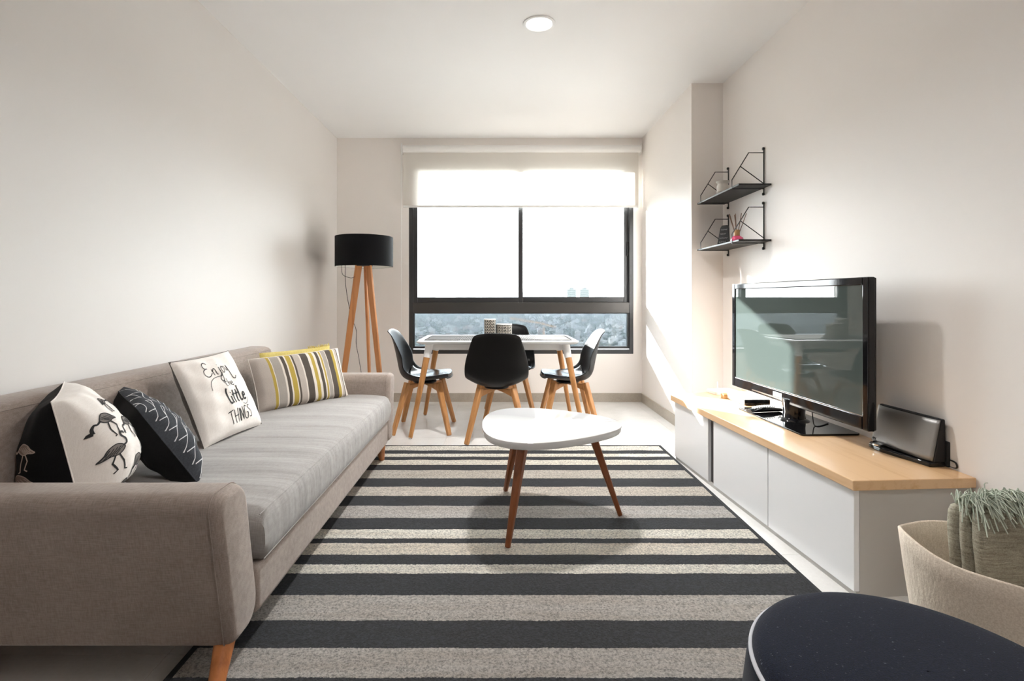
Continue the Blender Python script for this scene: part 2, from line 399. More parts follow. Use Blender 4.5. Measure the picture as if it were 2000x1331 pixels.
for i in range(400):
    if placed >= 150: break
    yy = random.uniform(610, 1500) if random.random() < .72 else random.uniform(1500, 2100)
    px = random.uniform(808, 1228)
    py = 582 + (1.08 - GZ) / yy * 1000
    if py < 640 and px < 1000 and random.random() < .8: continue
    if py < 628 and random.random() < .6: continue
    if any((X_ - (px - 973) / 1000 * yy) ** 2 + (Y_ - yy) ** 2 < (r_ + 13) ** 2 for X_, Y_, r_ in spots_b): continue
    kx = random.randrange(8); ci = random.choice([0, 0, 0, 2, 2, 1, 3, 4])
    key = (kx, ci)
    if len(lowmesh) < 8 * 5 and key not in dict(lowmesh):
        o = low_src[kx][0].build('lowrise_building', CM[ci], smooth=False); lowmesh.append((key, o.data))
    else:
        o = bpy.data.objects.new('lowrise_building', dict(lowmesh)[key] if key in dict(lowmesh) else lowmesh[0][1]); COL.objects.link(o)
    o.location = ((px - 973) / 1000 * yy, yy, GZ); o.rotation_euler = (0, 0, random.choice([0, .1, -.15, .4, 1.2])); 
    tag(o, LOWL, 'building', 'low buildings of the hazy city'); placed += 1; spots_b.append((o.location.x, yy, 12))
# trees: uncountable canopy
b = MB()
oct_v = [(1, 0, 0), (0, 1, 0), (-1, 0, 0), (0, -1, 0), (0, 0, 1), (.7, .7, .55), (-.7, .7, .55), (-.7, -.7, .55), (.7, -.7, .55)]
oct_f = [(0, 5, 8), (1, 6, 5), (2, 7, 6), (3, 8, 7), (4, 5, 6), (4, 6, 7), (4, 7, 8), (4, 8, 5), (0, 1, 5), (1, 2, 6), (2, 3, 7), (3, 0, 8)]
for i in range(19000):
    yy = 600 + 1900 * random.random() ** .8; px = random.uniform(640, 1400); r_ = random.uniform(1.8, 4.4)
    a = random.uniform(0, 6.28); c, s_ = math.cos(a) * r_, math.sin(a) * r_
    x_ = (px - 973) / 1000 * yy
    if any((X_ - x_) ** 2 + (Y_ - yy) ** 2 < (q_ + r_) ** 2 for X_, Y_, q_ in spots_b): continue
    b.add([(x_ + vx * c - vy * s_, yy + vx * s_ + vy * c, GZ + vz * r_ * random.uniform(.9, 1.4)) for vx, vy, vz in oct_v], oct_f)
mt = mat('treetops', (0.022, 0.032, 0.027), 0.9); 
o = b.build('treetops', mt, smooth=False); tag(o, 'hazy grey-green treetops spread between the city buildings', 'trees', kind='stuff')
# twin towers on the horizon
mtw = mat('tower_wall', (0.042, 0.05, 0.05), .7); mtb = mat('tower_band', (0.062, 0.068, 0.068), .7)
for px, lab in ((1116, 'left of the two pale high-rise towers on the horizon'), (1141, 'right of the two pale high-rise towers on the horizon')):
    yy = 1900; x_ = (px - 973) / 1000 * yy
    tw = thing('tower_building', lab, 'building', (x_, yy, GZ)); zt = (582 - 565) / 1000 * yy - GZ + 1
    MB().box(-16.5, 16.5, -9, 9, 0, zt).build('tower_body', mtw, tw, smooth=False)
    for kx in range(9):
        z = zt - 4 - kx * 7; MB().box(-17.3, 17.3, -9.8, 9.8, z, z + 2.4).build('balcony_band', mtb, tw, smooth=False)
    MB().box(-8, 8, -5, 5, zt, zt + 5).build('roof_plant', mtw, tw, smooth=False)
# tower crane
mcr = mat('crane_paint', (0.40, 0.22, 0.11), .6)
cyy = 760; cr = thing('tower_crane', 'pale orange tower crane standing in the hazy city', 'crane', ((1062 - 973) / 1000 * cyy, cyy, GZ))
def lattice(p0, p1, wd, n, rr):
    b = MB(); p0, p1 = Vector(p0), Vector(p1); d = (p1 - p0).normalized(); a = d.cross(Vector((0, 1, 0))).normalized() * wd / 2; c = Vector((0, wd / 2, 0))
    for sa in (-1, 1):
        for sc in (-1, 1): b.bar(p0 + a * sa + c * sc, p1 + a * sa + c * sc, rr, n=4)
    for i in range(n):
        q0 = p0.lerp(p1, i / n); q1 = p0.lerp(p1, (i + 1) / n); sgn = 1 if i % 2 else -1
        for sc in (-1, 1): b.bar(q0 + a * sgn + c * sc, q1 - a * sgn + c * sc, rr * .7, n=4)
    return b
zt = (582 - 634) / 1000 * cyy - GZ + 1
lattice((0, 0, 0), (0, 0, zt), 2.2, 9, .32).build('mast', mcr, cr, smooth=False)
lattice((-50, 0, zt + 9.5), (2, 0, zt + .5), 1.8, 22, .26).build('jib', mcr, cr, smooth=False)
lattice((0, 0, zt), (18, 0, zt - 4), 1.8, 7, .26).build('counter_jib', mcr, cr, smooth=False)
MB().box(-1.6, 1.6, -1.6, 1.6, zt - 4, zt - .5).build('operator_cab', CM[0], cr, smooth=False)
MB().box(13, 18, -1, 1, zt - 7, zt - 4).build('counterweight', CM[1], cr, smooth=False)
# haze over the city
mz = bpy.data.materials.new('haze'); mz.use_nodes = True; nt = mz.node_tree; nt.nodes.remove(nt.nodes['Principled BSDF'])
vs = nt.nodes.new('ShaderNodeVolumeScatter'); vs.inputs['Density'].default_value = 0.00022; vs.inputs['Color'].default_value = (.90, .95, 1, 1); vs.inputs['Anisotropy'].default_value = 0.0
nt.links.new(vs.outputs[0], nt.nodes['Material Output'].inputs['Volume'])
hz = MB().box(-3500, 3500, 120, 7500, GZ - 5, -20).build('outside_haze', mz, smooth=False)
tag(hz, 'thin white haze hanging over the distant city', 'haze', kind='stuff')

# ------------------------------------------------------------------ rug
RX0_, RX1_, RY0, RY1, RT = -0.934, 1.174, 0.86, 3.70, 0.013
dk = [(879.5, 886.7), (892.5, 898.2), (907.8, 918.6), (934.3, 950.7), (968.5, 988.4), (1011.8, 1034), (1050.2, 1061.6), (1082, 1101.3), (1118.6, 1162.5), (1210, 1265), (1322, 1345), (1372, 1440), (1500, 1560), (1650, 1780)]
lightc = ['#ddd9d0', '#e0dbd0', '#d9d4c8', '#b9b3aa', '#c2bab0', '#b3afab', '#ddd9cf', '#d2cabd', '#d8d4ca', '#b4afa9', '#b1aca6', '#b6b1aa', '#d0cabf', '#b4aea6', '#d0cabf']
def ry(y): return (1.08 - RT) * 1000 / (y - 582)
stops = [];  yl = RY1
# position along Y measured from the far edge, increasing toward the viewer
Lr = RY1 - RY0; seq = [(0.0, lightc[0])]
for i, (a, c) in enumerate(dk):
    pa, pc = (RY1 - ry(a)) / Lr, (RY1 - ry(c)) / Lr
    if pa >= 1: break
    seq.append((max(pa, 0.001), 'D')); seq.append((min(pc, .999), lightc[i + 1]))
mr = mat('striped_rug', '#cccccc', 0.95, spec=0.08); t = NT(mr)
tc = t.new('ShaderNodeTexCoord'); sx = t.new('ShaderNodeSeparateXYZ'); t.link(tc.outputs['Object'], sx.inputs[0])
wob = t.noise(t.coord((130, 130, 130)), 1, 2)
yc = t.math('ADD', sx.outputs['Y'], t.math('MULTIPLY', t.math('SUBTRACT', wob, .5), .011))
pos = t.math('DIVIDE', t.math('SUBTRACT', RY1, yc), Lr)
DARK = lin('#1b1e24')
colr = t.ramp(pos, [(p, DARK if c == 'D' else lin(c)) for p, c in seq], 'CONSTANT')
pile = t.noise(t.coord((125, 125, 125)), 1, 5, .8); str_ = t.noise(t.coord((1.6, 30, 1)), 1, 3)
colr = t.mix(0.85, colr, t.ramp(pile, [(.36, (.34, .34, .34, 1)), (.5, (1.15, 1.15, 1.15, 1)), (.62, (1.6, 1.6, 1.6, 1))]), 'MULTIPLY')
colr = t.mix(0.035, colr, t.ramp(pile, [(.45, (0, 0, 0, 1)), (.65, (.8, .9, 1, 1))]), 'ADD')
colr = t.mix(0.5, colr, t.ramp(str_, [(.35, (.78, .72, .66, 1)), (.6, (1, 1, 1, 1))]), 'MULTIPLY')
t.link(colr, t.b.inputs['Base Color']); t.bump(pile, 1.0, 0.012); t.b.inputs['Sheen Weight'].default_value = .15
rug = MB().grid(lambda u, v: (RX0_ + .008 + (RX1_ - RX0_ - .016) * u, RY0 + .008 + (RY1 - RY0 - .016) * v, RT + .0012 * math.sin(u * 40) * math.sin(v * 37)), 60, 80)
rug = rug.build('striped_rug', mr); tag(rug, 'large rug with black, grey and cream stripes between sofa and cabinet', 'rug')
M['binding'] = mat('rug_binding', '#1d1e21', .9)
b = MB()
for a in ((RX0_, RX0_ + .02, RY0, RY1), (RX1_ - .02, RX1_, RY0, RY1), (RX0_, RX1_, RY0, RY0 + .02), (RX0_, RX1_, RY1 - .02, RY1)): b.box(*a, 0, RT + .002)
b.build('binding', 'binding', rug, smooth=False, bevel=.003)

# ------------------------------------------------------------------ sofa
sofa = thing('sofa', 'long taupe linen sofa with flared arms and beech legs', 'sofa', (0, 0, 0))
def arm_ring(x, inset, flip):
    # cross-section seen from the front; y outward flare at the top. returns points (x,y,z)
    zb, zt = 0.118, 0.562
    pts = []
    ctr = []
    def cor(cy, cz, r, a0, a1, n=7):
        for i in range(n + 1):
            a = a0 + (a1 - a0) * i / n; pts.append((cy + r * math.cos(a), cz + r * math.sin(a)))
    W = 0.158
    # local: outer face y=0, inner y=W
    r1, r2, r3, r4 = .05, .05, .085, .02
    cor(W - r3, zb + r3, r3, -PI / 2, 0); cor(W - r2, zt - r2, r2, 0, PI / 2); cor(r1, zt - r1, r1, PI / 2, PI); cor(r4, zb + r4, r4, PI, 1.5 * PI)
    cy_, cz_ = W / 2, (zb + zt) / 2; out = []
    for y, z in pts:
        fy = (W - 2 * inset) / W; fz = (zt - zb - 2 * inset) / (zt - zb)
        y = cy_ + (y - cy_) * fy; z = cz_ + (z - cz_) * fz
        y += -0.085 * (z - zb) / (zt - zb)          # flare outwards
        out.append((x, y, z))
    return [(x, (1.402 + y) if not flip else (3.508 - y), z) for x, y, z in out]
for flip in (False, True):
    rings = []; xf, R_ = -0.722, 0.04
    rings.append(arm_ring(-1.66, .02, flip)); rings.append(arm_ring(-1.645, .0, flip))
    for x in (-1.4, -1.1, -.9): rings.append(arm_ring(x, 0, flip))
    for i in range(7):
        a = i / 6 * PI / 2; rings.append(arm_ring(xf - R_ + R_ * math.sin(a), R_ * .55 * (1 - math.cos(a)), flip))
    a_ = MB().loft(rings).build('armrest', 'sofa', sofa)
    MB().tube([(p[0] + .0015, p[1], p[2]) for p in arm_ring(xf - R_ * .75, -.0006, flip)], .0016, 6, closed=True).build('seam', 'sofa', a_)
# base rail
MB().box(-1.64, -.724, 1.54, 3.37, .122, .268).build('base_rail', 'sofa', sofa, bevel=.02, seg=3)
# backrest: profile in XZ lofted along Y
def bk(y, ins):
    p = [(-1.66, .20), (-1.43, .22), (-1.445, .42), (-1.472, .58), (-1.49, .70), (-1.500, .735), (-1.512, .752), (-1.535, .759), (-1.58, .762), (-1.63, .760), (-1.655, .75), (-1.662, .72)]
    cx, cz = -1.55, .48
    return [(cx + (x - cx) * (1 - ins * .35), y, cz + (z - cz) * (1 - ins * .12)) for x, z in p]
ys = [1.445, 1.455, 1.475] + [1.475 + i * .19 for i in range(1, 10)] + [3.37, 3.39, 3.402]
rings = [bk(y, {0: .5, 1: .2}.get(i, {len(ys) - 1: .5, len(ys) - 2: .2}.get(i, 0))) for i, y in enumerate(ys)]
bkr = MB().loft(rings).build('backrest', 'sofa', sofa, ang=60)
MB().tube([(-1.5005, y, .7365) for y in [1.48 + i * .1 for i in range(20)]], .0018, 6).build('seam', 'sofa', bkr)
# seat cushion
def seat_pt(u, v, top):
    x = -1.43 + (-.716 + 1.43) * u; y = 1.535 + (3.405 - 1.535) * v
    e = min(1, 12 * min(v, 1 - v) + .0); crown = .014 * math.sin(PI * u) * min(1, 6 * min(v, 1 - v))
    return x, y, crown
b = MB(); rings = []; NS = 60
for j in range(NS + 1):
    v = j / NS; y = 1.562 + (3.40 - 1.562) * v + (-.02 * math.sin(0)); d = min(v, 1 - v) * (3.40 - 1.562)
    rr = 1 if d > .035 else math.sqrt(max(0, 1 - (1 - d / .035) ** 2)) * .35 + .65
    zc = .345; ring = []
    prof = [(-1.43, .262), (-1.2, .262), (-.95, .262), (-.76, .262), (-.728, .268), (-.716, .285), (-.711, .32), (-.711, .36), (-.714, .395), (-.724, .418), (-.745, .430), (-.80, .436), (-.9, .440), (-1.05, .441), (-1.2, .438), (-1.35, .434), (-1.43, .43)]
    for x, z in prof:
        wv = .0035 * math.sin(y * 31 + x * 3) * math.exp(-((x + .95) / .25) ** 2) if z > .42 else 0
        ring.append((x, y, zc + (z - zc) * rr + wv))
    rings.append(ring)
sc = b.loft(rings).build('seat_cushion', 'seat', sofa, ang=70)
b = MB()
for z in (.285, .42): b.tube([(-.7135 if z < .3 else -.7265, 1.56 + i * .06, z) for i in range(31)], .0015, 6)
b.build('seam', 'seat', sc)
for tp_, ft_ in (((-.768, 1.45, .140), (-.742, 1.325, RT)), ((-.752, 3.275, .135), (-.768, 3.375, RT)), ((-1.55, 1.45, .14), (-1.56, 1.325, 0)), ((-1.55, 3.275, .135), (-1.57, 3.375, 0))):
    MB().bar(tp_, ft_, .029, .018, n=20).build('leg', 'leg_wood', sofa)

# ------------------------------------------------------------------ cushions
def clampN(x): return max(-1, min(1, x))
class Pillow:
    def __init__(s, BL, BR, TR, TL, T, pinch=.07, heavy=0.15, pw=.42, wr=.004, seed=0):
        s.c = [Vector(p) for p in (BL, BR, TR, TL)]; s.T = T; s.p = pinch; s.h = heavy; s.pw = pw; s.wr = wr; s.sd = seed
        s.N = (s.c[2] - s.c[0]).cross(s.c[3] - s.c[1]).normalized()
    def P(s, u, v, side):
        u0, v0 = clampN(u), clampN(v)
        uu = u0 * (1 - s.p * (1 - v0 * v0)); vv = v0 * (1 - s.p * (1 - u0 * u0))
        a, b = (uu + 1) / 2, (vv + 1) / 2
        base = s.c[0] * (1 - a) * (1 - b) + s.c[1] * a * (1 - b) + s.c[2] * a * b + s.c[3] * (1 - a) * b
        q = max(0, (1 - u0 * u0) * (1 - v0 * v0)); h = s.T * q ** s.pw * (1 - s.h * v0)
        h += s.wr * math.sin(9 * u0 + 5 * v0 + s.sd) * math.sin(7 * v0 - 3 * u0 + s.sd) * min(1, 6 * q)
        return base + s.N * h * side
    def n(s, u, v, side):
        e = .02; a = s.P(u + e, v, side) - s.P(u - e, v, side); b = s.P(u, v + e, side) - s.P(u, v - e, side)
        r = a.cross(b)
        return (r.normalized() if r.length > 1e-9 else s.N) * side
    def panel(s, side, name, m, parent, n=30):
        return MB().grid(lambda a, b: s.P(2 * a - 1, 2 * b - 1, side), n, n).build(name, m, parent)
    def pipe(s, name, m, parent, r=.003):
        pts = [s.P(-1 + i / 10, -1, 0) for i in range(20)] + [s.P(1, -1 + i / 10, 0) for i in range(20)] + [s.P(1 - i / 10, 1, 0) for i in range(20)] + [s.P(-1, 1 - i / 10, 0) for i in range(20)]
        return MB().tube(pts, r, 6, closed=True).build(name, m, parent)
    def strokes(s, name, m, parent, lines, side, lift=.0012):
        b = MB(); hu = (s.c[1] - s.c[0]).length / 2; hv = (s.c[3] - s.c[0]).length / 2
        for pts, wd in lines:
            pts = [Vector((x, y, 0)) for x, y in pts]; rs = [pts[0]]
            for p, q in zip(pts, pts[1:]):
                k = max(1, int((q - p).length / .04)); rs += [p.lerp(q, i / k) for i in range(1, k + 1)]
            L, R = [], []
            for i, p in enumerate(rs):
                d = rs[min(i + 1, len(rs) - 1)] - rs[max(i - 1, 0)]; d = Vector((d.x * hu, d.y * hv)); 
                d = d.normalized() if d.length > 1e-9 else Vector((1, 0))
                ww = wd if not callable(wd) else wd(i / max(1, len(rs) - 1))
                o = Vector((-d.y * ww / 2 / hu, d.x * ww / 2 / hv))
                for lst, sg in ((L, 1), (R, -1)):
                    u, v = p.x + o.x * sg, p.y + o.y * sg
                    lst.append(s.P(u, v, side) + s.n(u, v, side) * lift)
            o_ = len(b.v); n = len(L)
            b.add(L + R, [(i, i + 1, n + i + 1, n + i) for i in range(n - 1)])
        o = b.build(name, m, parent, fix=False); o['kind'] = 'stuff'; return o
    def patches(s, name, m, parent, polys, side, lift=.0010):
        b = MB()
        for poly in polys:
            cx = sum(p[0] for p in poly) / len(poly); cy_ = sum(p[1] for p in poly) / len(poly); R = []
            for k in (0.02, .35, .7, 1):
                R.append([s.P(cx + (x - cx) * k, cy_ + (y - cy_) * k, side) + s.n(cx + (x - cx) * k, cy_ + (y - cy_) * k, side) * lift for x, y in poly])
            b.loft(R, cap=False)
        o = b.build(name, m, parent, fix=False); o['kind'] = 'stuff'; return o

def sm2(pts, n=5): return [(p.x, p.y) for p in smoothpath([(x, y, 0) for x, y in pts], n)]
def flamingo(cx, cy, s, flip=1, pose=0):
    """returns (outline strokes, body polygon)"""
    T = lambda x, y: (cx + x * s * flip, cy + y * s)
    L = []
    body = [(-.30, .02), (-.20, .16), (0, .22), (.16, .14), (.24, .02), (.12, -.10), (-.05, -.14), (-.2, -.10), (-.42, -.12)]
    L.append(([T(*p) for p in sm2(body + [body[0]], 4)], .0022))
    for k in range(5): L.append(([T(-.30 + k * .1, -.03 + k * .012), T(-.18 + k * .1, .12 - k * .005)], .0016))
    for k in range(4): L.append(([T(-.34 + k * .09, -.1), T(-.16 + k * .08, .02)], .0018))
    if pose == 0: neck = [(.20, .08), (.34, .12), (.38, .26), (.30, .40), (.34, .52), (.42, .52)]
    else: neck = [(.22, .02), (.36, -.06), (.46, -.04), (.54, -.14), (.56, -.26)]
    L.append(([T(*p) for p in sm2(neck)], .0042))
    hx_, hy_ = neck[-1]; L.append(([T(hx_ - .03, hy_), T(hx_ + .05, hy_ - .02), T(hx_ + .07, hy_ - .09)], .006))
    L.append(([T(.02, -.12), T(.08, -.40), T(.04, -.66), T(.12, -.69)], .0026))
    L.append(([T(-.08, -.12), T(-.22, -.34), T(-.14, -.60), T(-.24, -.66)], .0026))
    return L, [T(*p) for p in sm2(body, 3)]

M['cush_white'] = fabric('cream_cotton', '#f0ebe6', '#e4ded8', 500, bump=.1)
M['cush_black'] = fabric('black_cotton', '#161617', '#0d0d0e', 500, bump=.1, sheen=.05)
M['cush_lit'] = fabric('black_cotton_lit', '#474b51', '#373a3f', 500, bump=.1, sheen=.05)  # black cushion's front greyed to paint in the light on it
M['cush_grey'] = fabric('grey_weave', '#6a6560', '#4c4844', 350)
M['cush_yellow'] = fabric('mustard_cotton', '#d8c982', '#c6b463', 300, bump=.5)
M['ink'] = mat('black_ink', (.02, .02, .022), .8); M['ink_light'] = mat('pale_print', '#b9a79c', .8); M['thread'] = mat('white_thread', '#d2d4d6', .8)
M['print_body'] = mat('grey_print', '#7c7672', .8); M['print_body_l'] = mat('dusky_print', '#8a7a70', .8)

# flamingo cushion
f_ = .955
def sc_(p): return (p[0] * f_, p[1] * f_, 1.08 + (p[2] - 1.08) * f_)
T1 = Vector((-1.43, 1.638, .747)); T2 = Vector((-1.585, 1.87, .775)); B1 = Vector((-1.30, 1.600, .40)); B2 = Vector((-1.43, 1.86, .40))
pc = Pillow(sc_(B1), sc_(B2), sc_(T2), sc_(T1), .150, pinch=.05, heavy=.30, pw=.36, seed=1)
c1 = thing('throw_cushion', 'black and white cushion printed with flamingos beside the near sofa arm', 'cushion', pc.P(0, -1, 0))
def local(o):  # re-express world-space meshes below an Empty that is not at the origin
    for ch in o.children_recursive:
        if ch.parent == o: ch.matrix_parent_inverse = Matrix.Translation(-o.location)
pc.panel(1, 'front_panel', 'cush_white', c1); pc.panel(-1, 'back_panel', 'cush_black', c1); pc.pipe('seam', 'cush_white', c1, .002)
L = []; Bd = []
for cx, cyv, s_, fl_, po in ((-.62, .36, .52, -1, 1), (-.74, -.24, .52, 1, 0), (-.10, .12, .48, -1, 1), (-.22, -.62, .52, 1, 0), (.3, -.2, .45, -1, 0), (-.12, .62, .36, 1, 1), (-.62, -.86, .36, 1, 0), (.3, -.75, .45, 1, 1), (.55, .4, .45, -1, 0)):
    l_, bd = flamingo(cx, cyv, s_, fl_, po); L += [(p_, w_ * 1.35) for p_, w_ in l_]; Bd.append(bd)
pc.strokes('flamingo_print', 'ink', c1, L, 1, .0014); pc.patches('flamingo_plumage', 'print_body', c1, Bd, 1)
L = []; Bd = []
for cx, cyv, s_, fl_, po in ((-.70, .30, .50, 1, 1), (-.62, -.22, .66, 1, 1), (-.55, -.80, .55, -1, 0), (.1, .1, .5, 1, 0), (.2, -.55, .5, -1, 1), (.1, .65, .4, 1, 0)):
    l_, bd = flamingo(cx, cyv, s_, fl_, po); L += [(p_, w_ * 1.35) for p_, w_ in l_]; Bd.append(bd)
pc.strokes('flamingo_print', 'ink_light', c1, L, -1, .0014); pc.patches('flamingo_plumage', 'print_body_l', c1, Bd, -1)
local(c1)

# zigzag cushion: grey front painted as lit, black back as shaded
A = Vector((-.245, .20, .055))
B1 = Vector((-1.03, 1.765, .435)); T1 = Vector((-1.315, 1.865, .675))
pz = Pillow(B1, B1 + A + Vector((0, .05, -.02)), T1 + A, T1, .088, pinch=.05, heavy=.15, pw=.40, seed=2)
c2 = thing('throw_cushion', 'black cushion, front greyed as lit, with thin white zigzag stitching, leaning behind the flamingo cushion', 'cushion', pz.P(0, -1, 0))
pz.panel(1, 'front_panel', 'cush_lit', c2); pz.panel(-1, 'back_panel', 'cush_black', c2); pz.pipe('seam', 'cush_lit', c2, .002)
L = []
for kx in range(7):
    v = -.92 + kx * .29
    L.append((sm2([(-.98, v), (-.6, v + .20), (-.1, v + .30), (.5, v + .27), (.95, v + .2)], 4), .0034))
    zz = []
    for q in range(9): zz.append((-.95 + q * .24, v + (.06 if q % 2 else .25) + .10 * math.sin(q)))
    L.append((zz, .0032))
pz.strokes('zigzag_stitching', 'thread', c2, L, 1, .0016); local(c2)

# lettered cushion
pe = Pillow((-1.252, 2.178, .435), (-1.20, 2.60, .435), (-1.35, 2.56, .815), (-1.425, 2.215, .800), .062, pinch=.045, heavy=.12, pw=.40, seed=4)
c3 = thing('throw_cushion', 'cream cushion lettered "Enjoy the little THINGS" with grey back', 'cushion', pe.P(0, -1, 0))
pe.panel(1, 'front_panel', 'cush_white', c3); pe.panel(-1, 'back_panel', 'cush_grey', c3); pe.pipe('seam', 'cush_grey', c3, .002)
GL = {  # hand-lettered strokes in a unit box, baseline 0, x-height .45, cap 1
 'E': [[(.75, .85), (.6, 1.0), (.3, .95), (.2, .75), (.35, .58), (.55, .55)], [(.35, .56), (.1, .45), (.02, .2), (.2, 0), (.55, .02), (.85, .18)]],
 'n': [[(0, .45), (.08, 0)], [(.05, .3), (.2, .45), (.32, .4), (.36, .05), (.46, 0)]],
 'j': [[(.2, .45), (.22, -.2), (.1, -.55), (-.12, -.5), (-.05, -.25), (.3, .02)], [(.2, .62), (.22, .66)]],
 'o': [[(.2, .45), (.02, .3), (.05, .05), (.22, 0), (.38, .18), (.3, .42), (.2, .45), (.45, .4)]],
 'y': [[(0, .45), (.06, .12), (.2, .08), (.36, .45)], [(.36, .45), (.34, -.1), (.4, -.5), (.62, -.62), (.8, -.45)]],
 't': [[(.15, .8), (.12, .1), (.25, 0)], [(-.05, .5), (.35, .55)]],
 'h': [[(.05, .9), (.02, 0)], [(.03, .25), (.2, .45), (.3, .35), (.3, 0)]],
 'e': [[(.05, .22), (.3, .28), (.28, .42), (.12, .44), (.02, .22), (.12, 0), (.36, .06)]],
 'l': [[(.18, 1.0), (.05, .8), (.04, .2), (.12, 0), (.3, .05)]],
 'i': [[(.05, .45), (.04, .08), (.16, 0)], [(.06, .66), (.08, .7)]],
 'T': [[(-.05, .92), (.6, 1.02)], [(.28, .98), (.24, 0)]],
 'H': [[(0, 1), (.0, 0)], [(.5, 1.05), (.46, 0)], [(-.08, .5), (.58, .55)]],
 'I': [[(.05, 1), (.05, 0)]],
 'N': [[(0, 0), (.02, 1), (.4, .02), (.44, 1.02)]],
 'G': [[(.5, .9), (.25, 1.0), (.03, .6), (.08, .1), (.35, .02), (.5, .3), (.48, .45), (.28, .45)]],
 'S': [[(.45, .92), (.2, 1.0), (.06, .78), (.4, .45), (.36, .08), (.02, .08)]],
}
def write(txt, u0, v0, hu, hv, wd, gap=.14, slant=0.0, rise=0.0):
    out = []; x = 0
    for ch in txt:
        if ch == ' ': x += .4; continue
        mx = max(p[0] for st in GL[ch] for p in st)
        for st in GL[ch]:
            pts = sm2(st, 4) if ch not in 'THIN' else st
            out.append(([(u0 + (x + px) * hu + py * hv * slant, v0 + py * hv + (x + px) * hu * rise) for px, py in pts], wd))
        x += mx + gap
    return out
L = write('Enjoy', -.44, .45, .295, .36, .0042, .10, 0, .06) + write('the', -.02, .13, .26, .22, .0036, .14) + write('THINGS', -.26, -.78, .235, .31, .0042, .13, 0, .05)
L += [([(x, y) for x, y in sm2([(-.46, .12), (-.42, .30), (-.22, .40), (.06, .42)], 5)], .003)]
L += [([(x, y) for x, y in sm2([(.34, -.37), (.44, -.40), (.54, -.33), (.56, -.24)], 5)], .0026)]
L += write('little', -.12, -.30, .27, .38, .0085, .10, 0, .04)
pe.strokes('lettering', 'ink', c3, L, 1, .0014); local(c3)

# striped lumbar cushion
pl_ = Pillow((-1.345, 2.88, .432), (-.98, 3.35, .432), (-1.075, 3.43, .742), (-1.45, 2.965, .722), .062, pinch=.03, heavy=.1, pw=.36, wr=.002, seed=3)
c4 = thing('throw_cushion', 'rectangular cushion striped mustard, grey and white at the far end of the sofa', 'cushion', pl_.P(0, -1, 0))
strp = [(0, 'g'), (.145, 'y'), (.172, 'w'), (.182, 'g2'), (.265, 'w'), (.285, 'd'), (.32, 'w'), (.335, 'y'), (.385, 'w'), (.395, 'd'), (.415, 'g'), (.48, 'w'), (.495, 'd'), (.57, 'w'), (.60, 'y'), (.64, 'w'), (.665, 'd'), (.70, 'w'), (.715, 'y'), (.735, 'w'), (.745, 'g2'), (.79, 'w'), (.80, 'd'), (.865, 'y'), (.90, 'w'), (.915, 'g'), (.945, 'd'), (.955, 'w')]
SC = {'g': '#b7aea6', 'g2': '#a6a099', 'y': '#b39d50', 'w': '#ddd6cd', 'd': '#5a544e'}
ms = mat('striped_cotton', '#cccccc', .9, spec=.1); t = NT(ms); uv = t.new('ShaderNodeUVMap'); sx = t.new('ShaderNodeSeparateXYZ'); t.link(uv.outputs[0], sx.inputs[0])
cc = t.ramp(sx.outputs['X'], [(p, lin(SC[c])) for p, c in strp], 'CONSTANT'); wv = t.noise(t.coord((400, 400, 400)), 1, 2)
t.link(t.mix(.4, cc, t.ramp(wv, [(.3, (.75, .75, .75, 1)), (.6, (1.1, 1.1, 1.1, 1))]), 'MULTIPLY'), t.b.inputs['Base Color']); t.bump(wv, .2, .002)
fp = pl_.panel(1, 'front_panel', ms, c4)
uvl = fp.data.uv_layers.new(name='UVMap'); nn = 30
for poly in fp.data.polygons:
    for li in poly.loop_indices:
        vi = fp.data.loops[li].vertex_index; uvl.data[li].uv = ((vi % (nn + 1)) / nn, (vi // (nn + 1)) / nn)
pl_.panel(-1, 'back_panel', 'cush_white', c4); pl_.pipe('seam', 'cush_white', c4, .002)
local(c4)
py_ = Pillow((-1.385, 3.045, .435), (-1.095, 3.425, .435), (-1.15, 3.49, .754), (-1.45, 3.105, .744), .04, pinch=.03, heavy=.1, seed=6)
c5 = thing('throw_cushion', 'mustard yellow cushion tucked behind the striped cushion', 'cushion', py_.P(0, -1, 0))
py_.panel(1, 'front_panel', 'cush_yellow', c5); py_.panel(-1, 'back_panel', 'cush_yellow', c5)
b = MB()
for i in range(46):
    u = .35 + .65 * i / 45; p = py_.P(u, 1, 0); q = p + Vector((random.uniform(-.012, .012), random.uniform(-.012, .012), random.uniform(.008, .018))); b.bar(p, q, .0022, .001, n=5)
o = b.build('tufted_trim', 'cush_yellow', c5); tag(o, kind='stuff'); local(c5)

# ------------------------------------------------------------------ floor lamp
lp = thing('floor_lamp', 'tripod floor lamp with black drum shade in the far left corner', 'lamp', (-1.235, 4.72, 0))
MB().lathe([(.258, 1.365), (.26, 1.366), (.26, 1.638), (.258, 1.64)], 64, cap=False).build('lamp_shade', 'shade_out', lp, solid=0)
MB().lathe([(.255, 1.366), (.255, 1.639)], 64, cap=False).build('shade_lining', 'shade_in', lp, fix=False)
b = MB(); b.lathe([(.075, 1.372), (.075, 1.392), (.02, 1.40), (.02, 1.47), (.0, 1.47)], 32)
for a in (0, 2.09, 4.19): b.bar((0, 0, 1.40), (.257 * math.cos(a), .257 * math.sin(a), 1.39), .003, n=6)
b.build('lamp_holder', 'black_metal', lp)
b = MB(); b.lathe([(.0, 1.47), (.015, 1.47), (.018, 1.50), (.032, 1.53), (.03, 1.56), (.0, 1.575)], 20); b.build('light_bulb', 'white_satin', lp)
